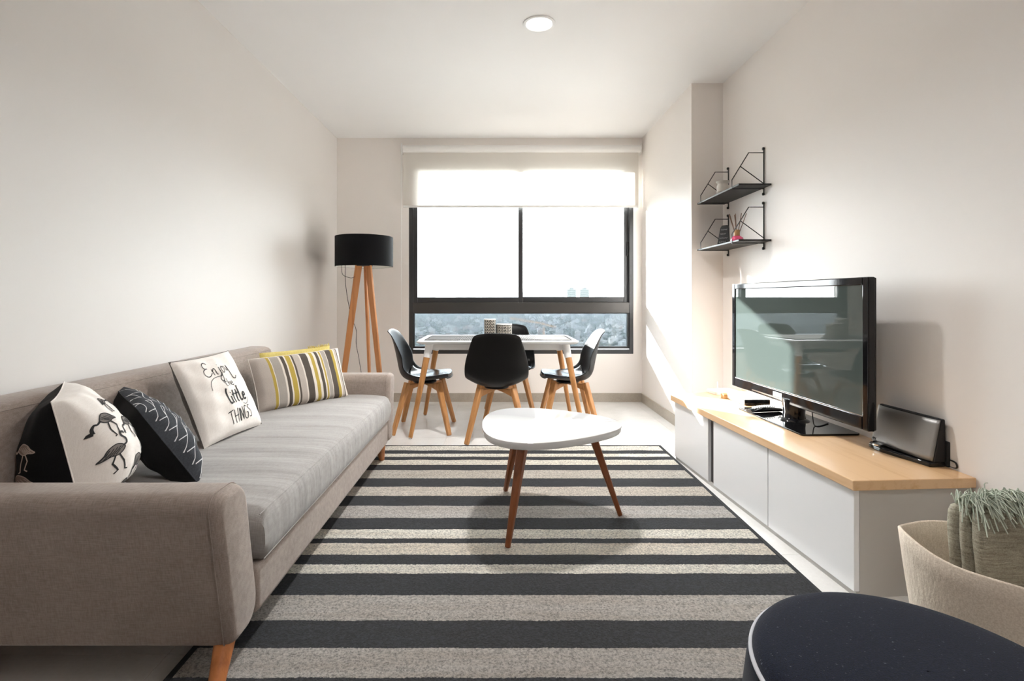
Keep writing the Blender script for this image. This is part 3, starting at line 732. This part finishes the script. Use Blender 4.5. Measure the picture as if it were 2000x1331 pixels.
for a, tw in ((-152, 0), (-28, 0), (90, 0)):
    ca, sa = math.cos(math.radians(a)), math.sin(math.radians(a))
    MB().bar((.05 * ca, .05 * sa, 1.385), (.235 * ca, .235 * sa, 0), 0, sq=(.024, .062), r1=(.020, .044), up=(ca, sa, .15)).build('leg', 'lamp_wood', lp, bevel=.003)
cordp = smoothpath([(-.17, -.12, 1.37), (-.16, -.13, 1.29), (-.10, -.10, 1.26), (-.07, -.06, 1.27)], 6)
MB().tube(cordp, .0022, 6).build('pull_cord', 'cord', lp)
cordp = smoothpath([(-.145, -.10, 1.38), (-.14, -.11, 1.22), (-.12, -.1, 1.05), (-.11, -.02, .9), (-.08, .02, .78), (-.085, .04, .65), (-.06, .05, .5), (-.04, .06, .3), (-.08, .1, .02), (-.3, .3, .01)], 7)
MB().tube(cordp, .0025, 6).build('power_cord', 'cord', lp)

# ------------------------------------------------------------------ dining table
tx, ty = -0.005, 4.30
dt = thing('dining_table', 'white rectangular dining table with round beech legs by the window', 'table', (tx, ty, 0))
def rrect(hx, hy, r, n=6):
    o = []
    for cx, cy_, a0 in ((hx - r, hy - r, 0), (-hx + r, hy - r, PI / 2), (-hx + r, -hy + r, PI), (hx - r, -hy + r, 1.5 * PI)):
        for i in range(n + 1): a = a0 + i / n * PI / 2; o.append((cx + r * math.cos(a), cy_ + r * math.sin(a)))
    return o
b = MB(); rings = []
for hx, hy, z in ((.60, .32, .716), (.628, .345, .728), (.632, .35, .736), (.630, .348, .743), (.624, .342, .745)): rings.append([(x, y, z) for x, y in rrect(hx, hy, .04)])
b.loft(rings).build('tabletop', 'white_gloss', dt)
MB().box(-.53, .53, -.27, .27, .668, .717).build('apron', 'white_satin', dt, bevel=.004)
for sx_ in (-1, 1):
    for sy_ in (-1, 1):
        tp = Vector((sx_ * .535, sy_ * .275, .718)); ft = Vector((sx_ * .665, sy_ * .39, .012))
        mid = tp.lerp(ft, .15)
        lg = MB().bar(mid, ft, .025, .016, n=18).build('leg', 'chair_wood', dt)
        MB().bar(tp, mid, .031, .0275, n=18).build('leg_socket', 'white_satin', lg)
        MB().lathe([(.009, .012), (.009, .006), (.014, .005), (.014, 0)], 16, (ft.x, ft.y, 0)).build('foot_glide', 'chrome', lg)
# runner
mrn = mat('runner_weave', '#333333', .9, spec=.1); t = NT(mrn); v = t.coord((60, 160, 60)); n1 = t.noise(v, 1, 2)
wv_ = t.new('ShaderNodeTexWave'); wv_.wave_type = 'BANDS'; wv_.bands_direction = 'X'; wv_.inputs['Scale'].default_value = 22; t.link(t.coord(), wv_.inputs['Vector'])
t.link(t.ramp(t.math('ADD', t.math('MULTIPLY', n1, .8), t.math('MULTIPLY', wv_.outputs['Fac'], .2)), [(.4, lin('#232426')), (.68, lin('#8c8884'))]), t.b.inputs['Base Color']); t.bump(n1, .5, .004)
rn = MB().box(-.565, .575, -.285, .20, .7455, .750).build('table_runner', mrn, loc=(tx, ty, 0), bevel=.0015); tag(rn, 'dark grey woven runner lying along the white dining table', 'table runner')
b = MB()
for i in range(60):
    for xe, dx in ((-.565, -1), (.575, 1)):
        y = -.283 + i * .48 / 59; b.bar((xe, y, .748), (xe + dx * random.uniform(.010, .018), y + random.uniform(-.003, .003), .7468), .0011, n=4)
o = b.build('fringe', mrn, rn); tag(o, kind='stuff')

# patterned pots
def pot_mat(ncol, zf, seed):
    m = mat('patterned_ceramic', '#ded8cc', .35); t = NT(m); tc = t.new('ShaderNodeTexCoord'); s3 = t.new('ShaderNodeSeparateXYZ'); t.link(tc.outputs['Object'], s3.inputs[0])
    an = t.math('ARCTAN2', s3.outputs['Y'], s3.outputs['X']); a = t.math('ADD', t.math('MULTIPLY', an, ncol / (2 * PI)), 20 + seed)
    fx = t.math('FRACT', a); odd = t.math('GREATER_THAN', t.math('FRACT', t.math('MULTIPLY', t.math('FLOOR', a), .5)), .25)
    zz = t.math('MULTIPLY', s3.outputs['Z'], zf); dx = t.math('ABSOLUTE', t.math('SUBTRACT', fx, .5))
    chev = t.math('GREATER_THAN', t.math('FRACT', t.math('ADD', zz, t.math('MULTIPLY', dx, 1.6))), .5)
    fz = t.math('SUBTRACT', t.math('FRACT', zz), .5); rr = t.math('SQRT', t.math('ADD', t.math('MULTIPLY', dx, dx), t.math('MULTIPLY', fz, fz)))
    ring_ = t.math('MULTIPLY', t.math('GREATER_THAN', rr, .2), t.math('LESS_THAN', rr, .42))
    pat = t.math('ADD', t.math('MULTIPLY', odd, ring_), t.math('MULTIPLY', t.math('SUBTRACT', 1, odd), chev))
    pat = t.math('MULTIPLY', pat, t.math('LESS_THAN', dx, .42))
    t.link(t.mix(pat, lin('#b9b3a8'), lin('#0c0c0d')), t.b.inputs['Base Color']); return m
for x, y, r_, h_, lab, nc in ((-.07, 4.33, .049, .15, 'taller of the two black and white patterned pots on the dining table', 12), (.052, 4.26, .063, .112, 'shorter, wider patterned pot on the dining table', 16)):
    p = thing('patterned_pot', lab, 'pot', (x, y, .7502), 0, None)
    o = MB().lathe([(r_ * .93, 0), (r_, .004), (r_, h_ - .002), (r_ - .002, h_), (r_ - .005, h_ - .002), (r_ - .006, .01)], 40).build('pot_body', pot_mat(nc, 42, .3), p)
    MB().lathe([(r_ - .0075, h_ - .004), (r_ - .006, h_ + .0015), (r_ + .001, h_ + .001), (r_ + .001, h_ - .005)], 40, cap=False).build('rim', 'white_plastic', p)

# ------------------------------------------------------------------ dining chairs
def make_chair():
    c = thing('dining_chair', '', 'chair')
    # spine: (y, z, half width, edge lift z, edge forward y)
    sp = [(.225, .432, .165, .004, -.03), (.215, .440, .20, .010, -.015), (.17, .436, .218, .018, 0), (.08, .416, .232, .038, 0), (-.03, .402, .240, .062, 0), (-.11, .405, .243, .085, .01),
          (-.165, .430, .243, .103, .03), (-.196, .478, .240, .097, .055), (-.212, .55, .232, .065, .065), (-.228, .63, .217, .04, .055), (-.245, .71, .198, .018, .038), (-.262, .775, .180, .004, .022), (-.276, .808, .165, -.008, .012), (-.288, .822, .14, -.012, .006)]
    NU = 16
    def spine(t):
        t *= len(sp) - 1; i = min(int(t), len(sp) - 2); f = t - i
        p0, p1, p2, p3 = sp[max(i - 1, 0)], sp[i], sp[i + 1], sp[min(i + 2, len(sp) - 1)]
        return [0.5 * (2 * b_ + (-a_ + c_) * f + (2 * a_ - 5 * b_ + 4 * c_ - d_) * f * f + (-a_ + 3 * b_ - 3 * c_ + d_) * f ** 3) for a_, b_, c_, d_ in zip(p0, p1, p2, p3)]
    def surf(u, v):
        y, z, wd, ez, ey = spine(v); q = 2 * u - 1; e = abs(q) ** 2.4
        return (q * wd, y + ey * e, z + ez * e)
    MB().grid(surf, NU, 30).build('seat_shell', 'black_plastic', c, solid=.009, sub=1)
    def pad(u, v):
        q = 2 * u - 1; r = 2 * v - 1; vv = .03 + .42 * v; y, z, wd, ez, ey = spine(vv); e = abs(q * .88) ** 2.4
        k = max(0, (1 - q ** 6) * (1 - r ** 6)); sq = 1 - .12 * (r * r)
        return (q * .88 * wd * sq, y + ey * e, z + ez * e + .006 + .026 * k ** .45)
    MB().grid(pad, 20, 20).build('seat_pad', 'black_leather', c, sub=1)
    MB().lathe([(.085, .382), (.095, .386), (.095, .398), (.08, .402)], 24).build('seat_mount', 'black_plastic', c)
    for sx_ in (-1, 1):
        for sy_ in (-1, 1):
            MB().bar((sx_ * .125, sy_ * .125, .398), (sx_ * .222, sy_ * .222, 0), 0, sq=(.050, .034), r1=(.036, .026), up=(sx_, sy_, 0)).build('leg', 'chair_wood', c, bevel=.006)
    for sg in (-1, 1):   # crossed arched braces
        b = MB(); rings = []
        for i in range(13):
            q = -1 + i / 6; x, y = q * .128, q * .128 * sg; zl = .330 + .036 * (1 - abs(q) ** 1.5); nx, ny = -.011 * sg, .011
            d = Vector((1, sg, 0)).normalized(); nn_ = Vector((-d.y, d.x, 0)) * .013; zt = .384 - (.0008 if sg > 0 else 0)
            rings.append([Vector((x, y, zl)) - nn_, Vector((x, y, zl)) + nn_, Vector((x, y, zt)) + nn_, Vector((x, y, zt)) - nn_])
        b.loft(rings).build('cross_brace', 'chair_wood', c, bevel=.003)
    return c
ch = make_chair()
ch.location = (-.012, 3.985, 0); ch['label'] = 'black shell dining chair with its back to the viewer, nearest side of the table'
spots = [(-.605, 4.235, -PI / 2, 'black shell dining chair at the left end of the dining table'),
         (.575, 4.235, PI / 2, 'black shell dining chair at the right end of the dining table'),
         (.105, 4.745, PI, 'black shell dining chair on the far side of the table against the window')]
GRP = 'dining chairs around the white table'; ch['group'] = GRP
for x, y, rz, lab in spots:
    c = copy_tree(ch); c.location = (x, y, 0); c.rotation_euler = (0, 0, rz); c['label'] = lab

# ------------------------------------------------------------------ coffee table
ct = thing('coffee_table', 'white rounded-triangle coffee table with three walnut legs on the rug', 'table', (.226, 2.505, RT))
def tri(s, n=72):
    o = []
    for i in range(n):
        a = 2 * PI * i / n; r = .335 + .034 * math.cos(3 * a) + .003 * math.cos(6 * a); o.append((r * s * math.cos(a), r * s * math.sin(a)))
    return o
b = MB(); zt = .468 - RT
b.loft([[(x, y, z) for x, y in tri(s)] for s, z in ((.93, zt - .034), (.985, zt - .033), (1.0, zt - .026), (1.005, zt - .008), (1.0, zt - .002), (.99, zt))]).build('tabletop', 'white_gloss', ct)
for a in (0, 2 * PI / 3, -2 * PI / 3):
    ca, sa = math.cos(a), math.sin(a)
    MB().bar((.225 * ca, .225 * sa, zt - .034), (.372 * ca, .372 * sa, 0), 0, sq=(.044, .040), r1=(.022, .022), up=(ca, sa, .2)).build('leg', 'walnut', ct, bevel=.006)

# ------------------------------------------------------------------ media cabinet
ca_ = math.radians(3.55)
cab = thing('media_cabinet', 'long low white media cabinet with oak top under the television', 'cabinet', (1.268, 1.828, 0), ca_)
# local: x toward the wall, y away from the viewer
def to_local(x, y):
    dx, dy = x - 1.268, y - 1.828; return (dx * math.cos(ca_) + dy * math.sin(ca_), -dx * math.sin(ca_) + dy * math.cos(ca_))
ZC = .426; dep = .468
pback_far = to_local(1.737, 3.66); pback_near = to_local(1.735, 1.857)
poly = [(0, 0), (pback_near[0], 0.0), pback_far, to_local(1.162, 3.455)]
MB().prism(poly, ZC - .037, ZC).build('worktop', 'oak', cab, smooth=False, bevel=.003)
bodyp = [(.034, .012), (pback_near[0] - .012, .012), (pback_far[0] - .02, pback_far[1] - .05), (.034, 1.60)]
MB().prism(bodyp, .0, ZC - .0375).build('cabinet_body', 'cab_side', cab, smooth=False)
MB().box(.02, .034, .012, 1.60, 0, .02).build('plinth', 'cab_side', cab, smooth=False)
for s0, s1 in ((.012, .535), (.543, 1.062), (1.126, 1.598)):
    MB().box(.012, .033, s0, s1, .022, ZC - .039).build('door', 'cab_white', cab, smooth=False, bevel=.0015)
MB().box(.03, .036, 1.064, 1.124, .02, ZC - .039).build('divider', 'alu2', cab, smooth=False)

# ------------------------------------------------------------------ television
tvx, tvy = 1.522, 2.71
D = Vector((1.546 - 1.498, 2.11 - 3.28, 0)); rz = math.atan2(D.y, D.x)
tv = thing('television', 'large flat black television on a glossy stand on the cabinet', 'television', (tvx, tvy, ZC), rz)
W2, z0, z1 = .572, .519 - ZC, 1.168 - ZC
b = MB()
bz = .034; bzb = .058
for x0, x1, za, zb in ((-W2, -W2 + bz, z0, z1), (W2 - bz, W2, z0, z1), (-W2 + bz, W2 - bz, z1 - bz, z1), (-W2 + bz, W2 - bz, z0, z0 + bzb)): b.box(x0, x1, 0, .03, za, zb)
b.build('bezel', 'black_gloss', tv, smooth=False, bevel=.004)
M['tv_back'] = mat('tv_back', (.012, .012, .012), .5)
b = MB(); b.box(-W2 + .002, W2 - .002, .028, .04, z0 + .002, z1 - .002); b.box(-.42, .42, .04, .075, z0 + .08, z1 - .12); b.build('back_cover', 'tv_back', tv, smooth=False, bevel=.006)
M['screen'] = mat('tv_screen', (.062, .078, .073), .0, spec=.75)
MB().box(-W2 + bz - .002, W2 - bz + .002, .006, .012, z0 + bzb - .002, z1 - bz + .002).build('screen', 'screen', tv, smooth=False)
b = MB(); e = .0025
for x0, x1, za, zb in ((-W2 + bz, W2 - bz, z0 + bzb - .001, z0 + bzb + e), ): b.box(x0, x1, .002, .008, za, zb)
b.build('screen_trim', 'chrome', tv, smooth=False)
MB().box(-.33, .03, -.002, .002, z0 + .012, z0 + .019).build('bezel_strip', 'chrome', tv, smooth=False)  # thin chrome strip along the lower bezel
MB().box(-.115, -.035, -.0012, .002, z0 + .022, z0 + .046).build('white_sticker', 'white_plastic', tv, smooth=False)
MB().prism(rrect(.30, .145, .02), 0, .009).build('stand_base', 'black_gloss', tv, loc=(-.01, .045, 0), bevel=.002)
MB().lathe([(.075, .009), (.07, .016), (.055, .022), (.052, .05), (.058, .12)], 32, (-.0, .045, 0)).build('stand_neck', 'black_gloss', tv)
MB().tube(smoothpath([(.13, .05, .13), (.135, .055, .06), (.14, .06, .015), (.15, .08, .011), (.1, .16, .012)], 6), .0025, 6).build('power_cord', 'cord', tv)

# things on the cabinet
rm = thing('remote_control', 'black remote control lying on the glossy television stand', 'remote control', (1.50, 2.885, ZC + .0095), math.radians(12))
b = MB(); rings = []
for i in range(13):
    q = i / 12; x = -.10 + .2 * q; hh = .020 + .010 * math.sin(PI * q); ww = .024
    rings.append([(x, ww * math.cos(a), .001 + max(0, hh * (.5 + .5 * math.sin(a)))) for a in [2 * PI * k_ / 14 for k_ in range(14)]])
b.loft(rings).build('remote_body', 'black_gloss', rm)
b = MB()
for i in range(9):
    for j in (-1, 0, 1): b.box(-.07 + i * .015, -.062 + i * .015, j * .011 - .0035, j * .011 + .0035, .0215 + .0095 * math.sin(PI * (i + 2) / 13), .0265 + .0095 * math.sin(PI * (i + 2) / 13))
b.build('keypad', 'white_plastic', rm, smooth=False)
st = thing('set_top_box', 'small flat set-top box with dark front behind the television stand', 'media box', (1.565, 3.205, ZC), math.radians(2))
MB().box(-.08, .08, -.105, .11, .004, .038).build('case', 'white_plastic', st, bevel=.003)
MB().box(-.078, .078, -.108, -.104, .005, .036).build('front_panel', 'black_gloss', st, smooth=False)
for x in (-.06, .06):
    for y in (-.08, .08): MB().lathe([(.008, 0), (.008, .005)], 12, (x, y, 0)).build('foot', 'black_matte', st)
rt = thing('router', 'flat white wifi router with thin antenna at the far end of the cabinet', 'router', (1.535, 3.505, ZC), math.radians(8))
MB().prism(rrect(.085, .06, .015), 0, .024).build('case', 'white_plastic', rt, bevel=.004)
MB().bar((-.068, -.052, .008), (-.068, -.055, .088), .0035, .0028, n=10).build('antenna', 'white_plastic', rt)
wb = thing('wooden_block', 'little wooden block beside the router', 'box', (1.483, 3.33, ZC), math.radians(5))
M['block'] = wood('block_wood', '#b48a55', '#96703f', 0, .5)
MB().box(-.027, .027, -.02, .02, 0, .021).build('block_body', 'block', wb, bevel=.002); MB().box(-.0275, .0275, -.0205, .0205, .0215, .030).build('lid', 'block', wb, bevel=.002)

# dock speaker
spk = thing('dock_speaker', 'silver-grilled dock speaker near the front of the cabinet top', 'speaker', (1.685, 2.125, ZC), math.atan2(-.317, .016))
mgl = mat('speaker_grille', (.30, .295, .29), .38, .75); t = NT(mgl); vo = t.new('ShaderNodeTexVoronoi'); vo.inputs['Scale'].default_value = 420; t.link(t.coord(), vo.inputs['Vector']); t.bump(vo.outputs['Distance'], .25, .001)
def gr(u, v):
    x = -.15 + .30 * u; q = (2 * u - 1); return (x, -.034 + .012 * q ** 4 + .032 * v + .004, .022 + .158 * v)
MB().grid(gr, 24, 8).build('grille', mgl, spk, solid=.003)
b = MB(); rings = []
for z, f, bk_ in ((.018, -.026, .035), (.10, -.010, .036), (.178, .0065, .034), (.184, .010, .032)):
    rings.append([(-.152, f + .011, z), (-.10, f, z), (.10, f, z), (.152, f + .011, z), (.150, bk_, z), (-.150, bk_, z)])
b.loft(rings).build('housing', 'black_matte', spk, bevel=.003)
b = MB(); pts = [(-.15, -.028), (-.12, -.055), (-.04, -.066), (.02, -.054), (.08, -.042), (.152, -.03), (.152, .034), (-.15, .034)]
b.prism([(p[0], p[1]) for p in pts], 0, .018); b.build('dock_base', 'black_gloss', spk, bevel=.004)
b = MB(); b.lathe([(.018, .018), (.018, .024), (.012, .026)], 20, (-.085, -.045, 0)); b.build('dock_cradle', 'chrome', spk)
MB().box(.10, .158, .036, .052, .0, .098).build('power_brick', 'black_matte', spk, bevel=.004)
MB().tube(smoothpath([(.155, .044, .03), (.185, .04, .028), (.19, .042, .012), (.17, .048, .004), (.10, .049, .003)], 6), .003, 6).build('power_cord', 'cord', spk)
b = MB()
def txt(s, x, z, h):
    for ch_ in s:
        for stt in {'B': [[(0, 0), (0, 1), (.45, .9), (.45, .6), (0, .52), (.5, .4), (.5, .1), (0, 0)]], 'O': [[(.25, 0), (0, .5), (.25, 1), (.5, .5), (.25, 0)]], 'S': [[(.5, .9), (.1, 1), (.05, .6), (.45, .45), (.45, .05), (0, .05)]], 'E': [[(.5, 1), (0, 1), (0, 0), (.5, 0)], [(0, .5), (.4, .5)]]}[ch_]:
            for p, q in zip(stt, stt[1:]):
                def f3(a): 
                    zz = z + a[1] * h; uu = (x + a[0] * h + .15) / .30; vv = (zz - .022) / .158; g = gr(uu, vv); return (g[0], g[1] - .0022, zz)
                b.bar(f3(p), f3(q), .0006, n=4)
        x += h * .72
txt('BOSE', -.142, .032, .009); b.build('badge', 'black_matte', spk)

# ------------------------------------------------------------------ wall shelves
def shelf(zb, lab):
    s = thing('wall_shelf', lab, 'shelf', (XR, 3.59, zb), 0)
    MB().box(-.212, -.004, -.34, .34, 0, .012).build('shelf_board', M['shelf_board'], s, smooth=False, bevel=.0015)
    for yb in (-.25, .265):
        b = MB(); r = .0032
        b.bar((-.006, yb, -.035), (-.006, yb, .255), .0042, n=8)
        b.tube([(-.006, yb, .232), (-.105, yb, .232), (-.214, yb, .055), (-.214, yb, -.004), (-.006, yb, -.004)], r, 8)
        b.bar((-.16, yb, .143), (-.006, yb, .03), r, n=8)
        br = b.build('wire_bracket', 'black_metal', s)
        b = MB()
        for z in (.258, -.038): b.lathe([(.0, -.010), (.007, -.008), (.009, 0), (.007, .008), (.0, .010)], 14, (-.0095, yb, z))
        b.build('wall_hook', 'black_metal', br)
    return s
M['shelf_board'] = mat('shelf_board', (.012, .0125, .013), .5)
shelf(1.795, 'upper black wire-bracket wall shelf holding a pale jar'); shelf(1.440, 'lower black wire-bracket wall shelf holding a reed diffuser')
jar = thing('glass_jar', 'pale ribbed candle jar on the upper wall shelf', 'jar', (1.632, 3.72, 1.8075))
M['jar'] = mat('jar_cream', (.66, .62, .57), .3); M['jar_low'] = mat('jar_grey', (.40, .37, .34), .4)
MB().lathe([(.0, 0), (.038, 0), (.041, .004), (.041, .085), (.036, .093), (.036, .10), (.045, .110), (.047, .118), (.040, .112), (.034, .10), (.034, .02)], 32).build('jar_body', 'jar', jar)
MB().lathe([(.0415, .004), (.0418, .02), (.0418, .04), (.0415, .043)], 32, cap=False).build('label_band', 'jar_low', jar)
rd = thing('reed_diffuser', 'pink reed diffuser bottle with wooden neck on the lower wall shelf', 'diffuser', (1.618, 3.47, 1.4525))
M['pink'] = mat('pink_glass', (.80, .10, .22), .15, spec=.6); M['reed'] = mat('reed', '#6b4a33', .7)
MB().lathe([(.0, 0), (.034, 0), (.040, .006), (.041, .022), (.036, .035), (.022, .045), (.015, .048)], 28).build('bottle', 'pink', rd)
MB().lathe([(.018, .046), (.0185, .05), (.0185, .086), (.017, .088), (.008, .088)], 24).build('wooden_neck', 'block', rd)
for k_, (dx, dy) in enumerate(((-.04, .03), (-.02, -.02), (0, .035), (.012, -.04), (.03, .0), (.05, -.03), (-.055, -.01))):
    MB().bar((dx * .15, dy * .15, .05), (dx, dy, .195), .0024, n=6).build('reed', 'reed', rd)
sg = thing('slate_tag', 'small dark slate sign with pale scribble on the lower wall shelf', 'sign', (1.61, 3.66, 1.4525), math.radians(-48))
M['slate'] = mat('slate', (.03, .032, .034), .7)
b = MB(); rings = []
for y in (-.006, .006): rings.append([(-.045, y, 0), (.045, y, 0), (.030, y + .02, .13), (.018, y + .022, .148), (-.018, y + .022, .148), (-.030, y + .02, .13)])
b.loft(rings).build('slate_plate', 'slate', sg, smooth=False, bevel=.002)
b = MB()
for r_, zz in enumerate((.115, .085, .055, .028)):
    hw = .034 - .0115 * zz / .13 * 1.2
    pts = [(-hw + 2 * hw * i / 14 * (.8 if r_ % 2 else 1), -.0072 + .02 * zz / .13, zz + .006 * math.sin(i * 2.3 + r_)) for i in range(15)]; b.tube(pts, .0013, 4)
b.build('chalk_scribble', 'thread', sg)

# ------------------------------------------------------------------ pouf
pf = thing('pouf', 'round navy felt pouf with grey piping in the near right corner', 'pouf', (.768, .915, RT))
ZP = .40 - RT; R_ = .283
prof = [(0.002, ZP + .012)] + [(R_ * k_, ZP + .012 * (1 - k_ ** 4)) for k_ in (.2, .4, .6, .75, .85, .92)] + [(R_ * .965, ZP - .003), (R_ * .99, ZP - .012), (R_ * 1.0, ZP - .022)]
MB().lathe(prof, 96, cap=False).build('top_panel', 'navy', pf, ang=80)
prof = [(R_, ZP - .022), (R_ + .010, ZP - .05), (R_ + .018, ZP - .12), (R_ + .020, ZP * .5), (R_ + .016, .1), (R_ + .002, .03), (R_ - .02, .004), (R_ - .05, 0)]
MB().lathe(prof, 96).build('side_panel', 'navy_side', pf, ang=80)
MB().tube([((R_ + .001) * math.cos(2 * PI * i / 96), (R_ + .001) * math.sin(2 * PI * i / 96), ZP - .022) for i in range(96)], .0048, 10, closed=True).build('piping', 'piping', pf)

# ------------------------------------------------------------------ basket + blanket
bk_ = thing('felt_basket', 'soft beige felt basket on the floor beside the cabinet', 'basket', (1.450, 1.445, 0))
mfe = felt('beige_felt', '#e6dacb', '#d2c4b2', 260); t = NT(mfe); n1 = t.noise(t.coord((75, 75, 34)), 1, 2); nb_ = t.bump(t.noise(t.coord(), 300, 3, .7), .3, .002); t.bump(n1, .45, .006, nb_)
def bring(k_, inset):
    # k_: 0 bottom .. 1 rim
    o = []
    for i in range(64):
        a = 2 * PI * i / 64; c, s_ = math.cos(a), math.sin(a)
        rx, ryy = .268 - inset, .235 - inset; pw_ = .97
        x = math.copysign(abs(c) ** pw_, c) * rx; y = math.copysign(abs(s_) ** pw_, s_) * ryy
        g = .80 + .20 * k_ + .012 * math.sin(PI * k_); zr = .352 + .018 * max(0, -c) + .010 * math.cos(2 * a + .4) + .006 * math.sin(5 * a)
        o.append((x * g, y * g, .002 + (zr - .002) * k_))
    return o
outer = [bring(k_ / 8, .004) for k_ in range(9)]; inner = [bring(k_ / 8, .014) for k_ in range(8, 0, -1)] + [[(x, y, .012) for x, y, z in bring(0.05, .014)]]
top_r = [[(x, y, z + .004) for x, y, z in bring(1, .009)]]
MB().loft(outer + top_r + inner).build('basket_body', mfe, bk_, ang=80)
bn = thing('wool_blanket', 'folded grey-green wool blanket with fringe standing in the felt basket', 'blanket', (1.50, 1.50, .02))
mbl = mat('wool', '#a09c8d', .95, spec=.1); t = NT(mbl); n1 = t.noise(t.coord((14, 14, 120)), 1, 4, .7); n2 = t.noise(t.coord(), 260, 3, .7)
t.link(t.ramp(t.math('ADD', t.math('MULTIPLY', n1, .55), t.math('MULTIPLY', n2, .45)), [(.36, lin('#7f7b6d')), (.5, lin('#a5a192')), (.64, lin('#bdb9a9'))]), t.b.inputs['Base Color']); t.bump(n1, .5, .006)
M['fringe'] = mat('wool_fringe', '#bcc4b6', .95, spec=.1)
def fold(x0, x1, y0, y1, z1, nm, tilt):
    b = MB(); rings = []
    for i in range(15):
        q = i / 14; z = z1 * q; k_ = 1 if q < .9 else math.sqrt(max(0.05, 1 - ((q - .9) / .1) ** 2 * .8)); ym = (y0 + y1) / 2 + tilt * q; hy = (y1 - y0) / 2 * k_
        rings.append([(x0 + (x1 - x0) * u + .004 * math.sin(z * 30), ym + hy * sg_ + .005 * math.sin(u * 7 + z * 14), z + .012 * math.sin(u * 5) * q) for u, sg_ in [(0, -.55), (.03, -1), (.2, -1), (.4, -1), (.6, -1), (.8, -1), (.97, -1), (1, -.5), (1, .5), (.97, 1), (.6, 1), (.3, 1), (.03, 1), (0, .55)]])
    return b.loft(rings).build(nm, mbl, bn, sub=1, ang=80)
fold(-.150, .165, -.085, -.045, .475, 'front_fold', .02); fold(-.158, .165, -.041, -.008, .47, 'middle_fold', .012); fold(-.162, .165, -.004, .034, .46, 'back_fold', .005)
b = MB(); rnd = random.Random(5)
for i in range(640):
    u = rnd.random(); layer = rnd.choice([0, 0, 0, 1, 2]); x = -.150 + .315 * u; y = (-.065 + .02, -.025 + .012, .015)[layer]; z = (.47, .465, .455)[layer] + .012 * math.sin(u * 5)
    d = Vector((rnd.uniform(-.6, .6), rnd.uniform(-1, .35), rnd.uniform(.3, 1))).normalized(); Lg = rnd.uniform(.03, .075)
    p0 = Vector((x, y, z - .004)); p1 = p0 + d * Lg * .45 + Vector((0, 0, .008)); p2 = p0 + d * Lg + Vector((rnd.uniform(-.012, .012), -.012, -Lg * rnd.uniform(.3, 1.5)))
    b.tube(smoothpath([p0, p1, p2], 3), .0016, 4)
o = b.build('fringe', 'fringe', bn); tag(o, kind='stuff')
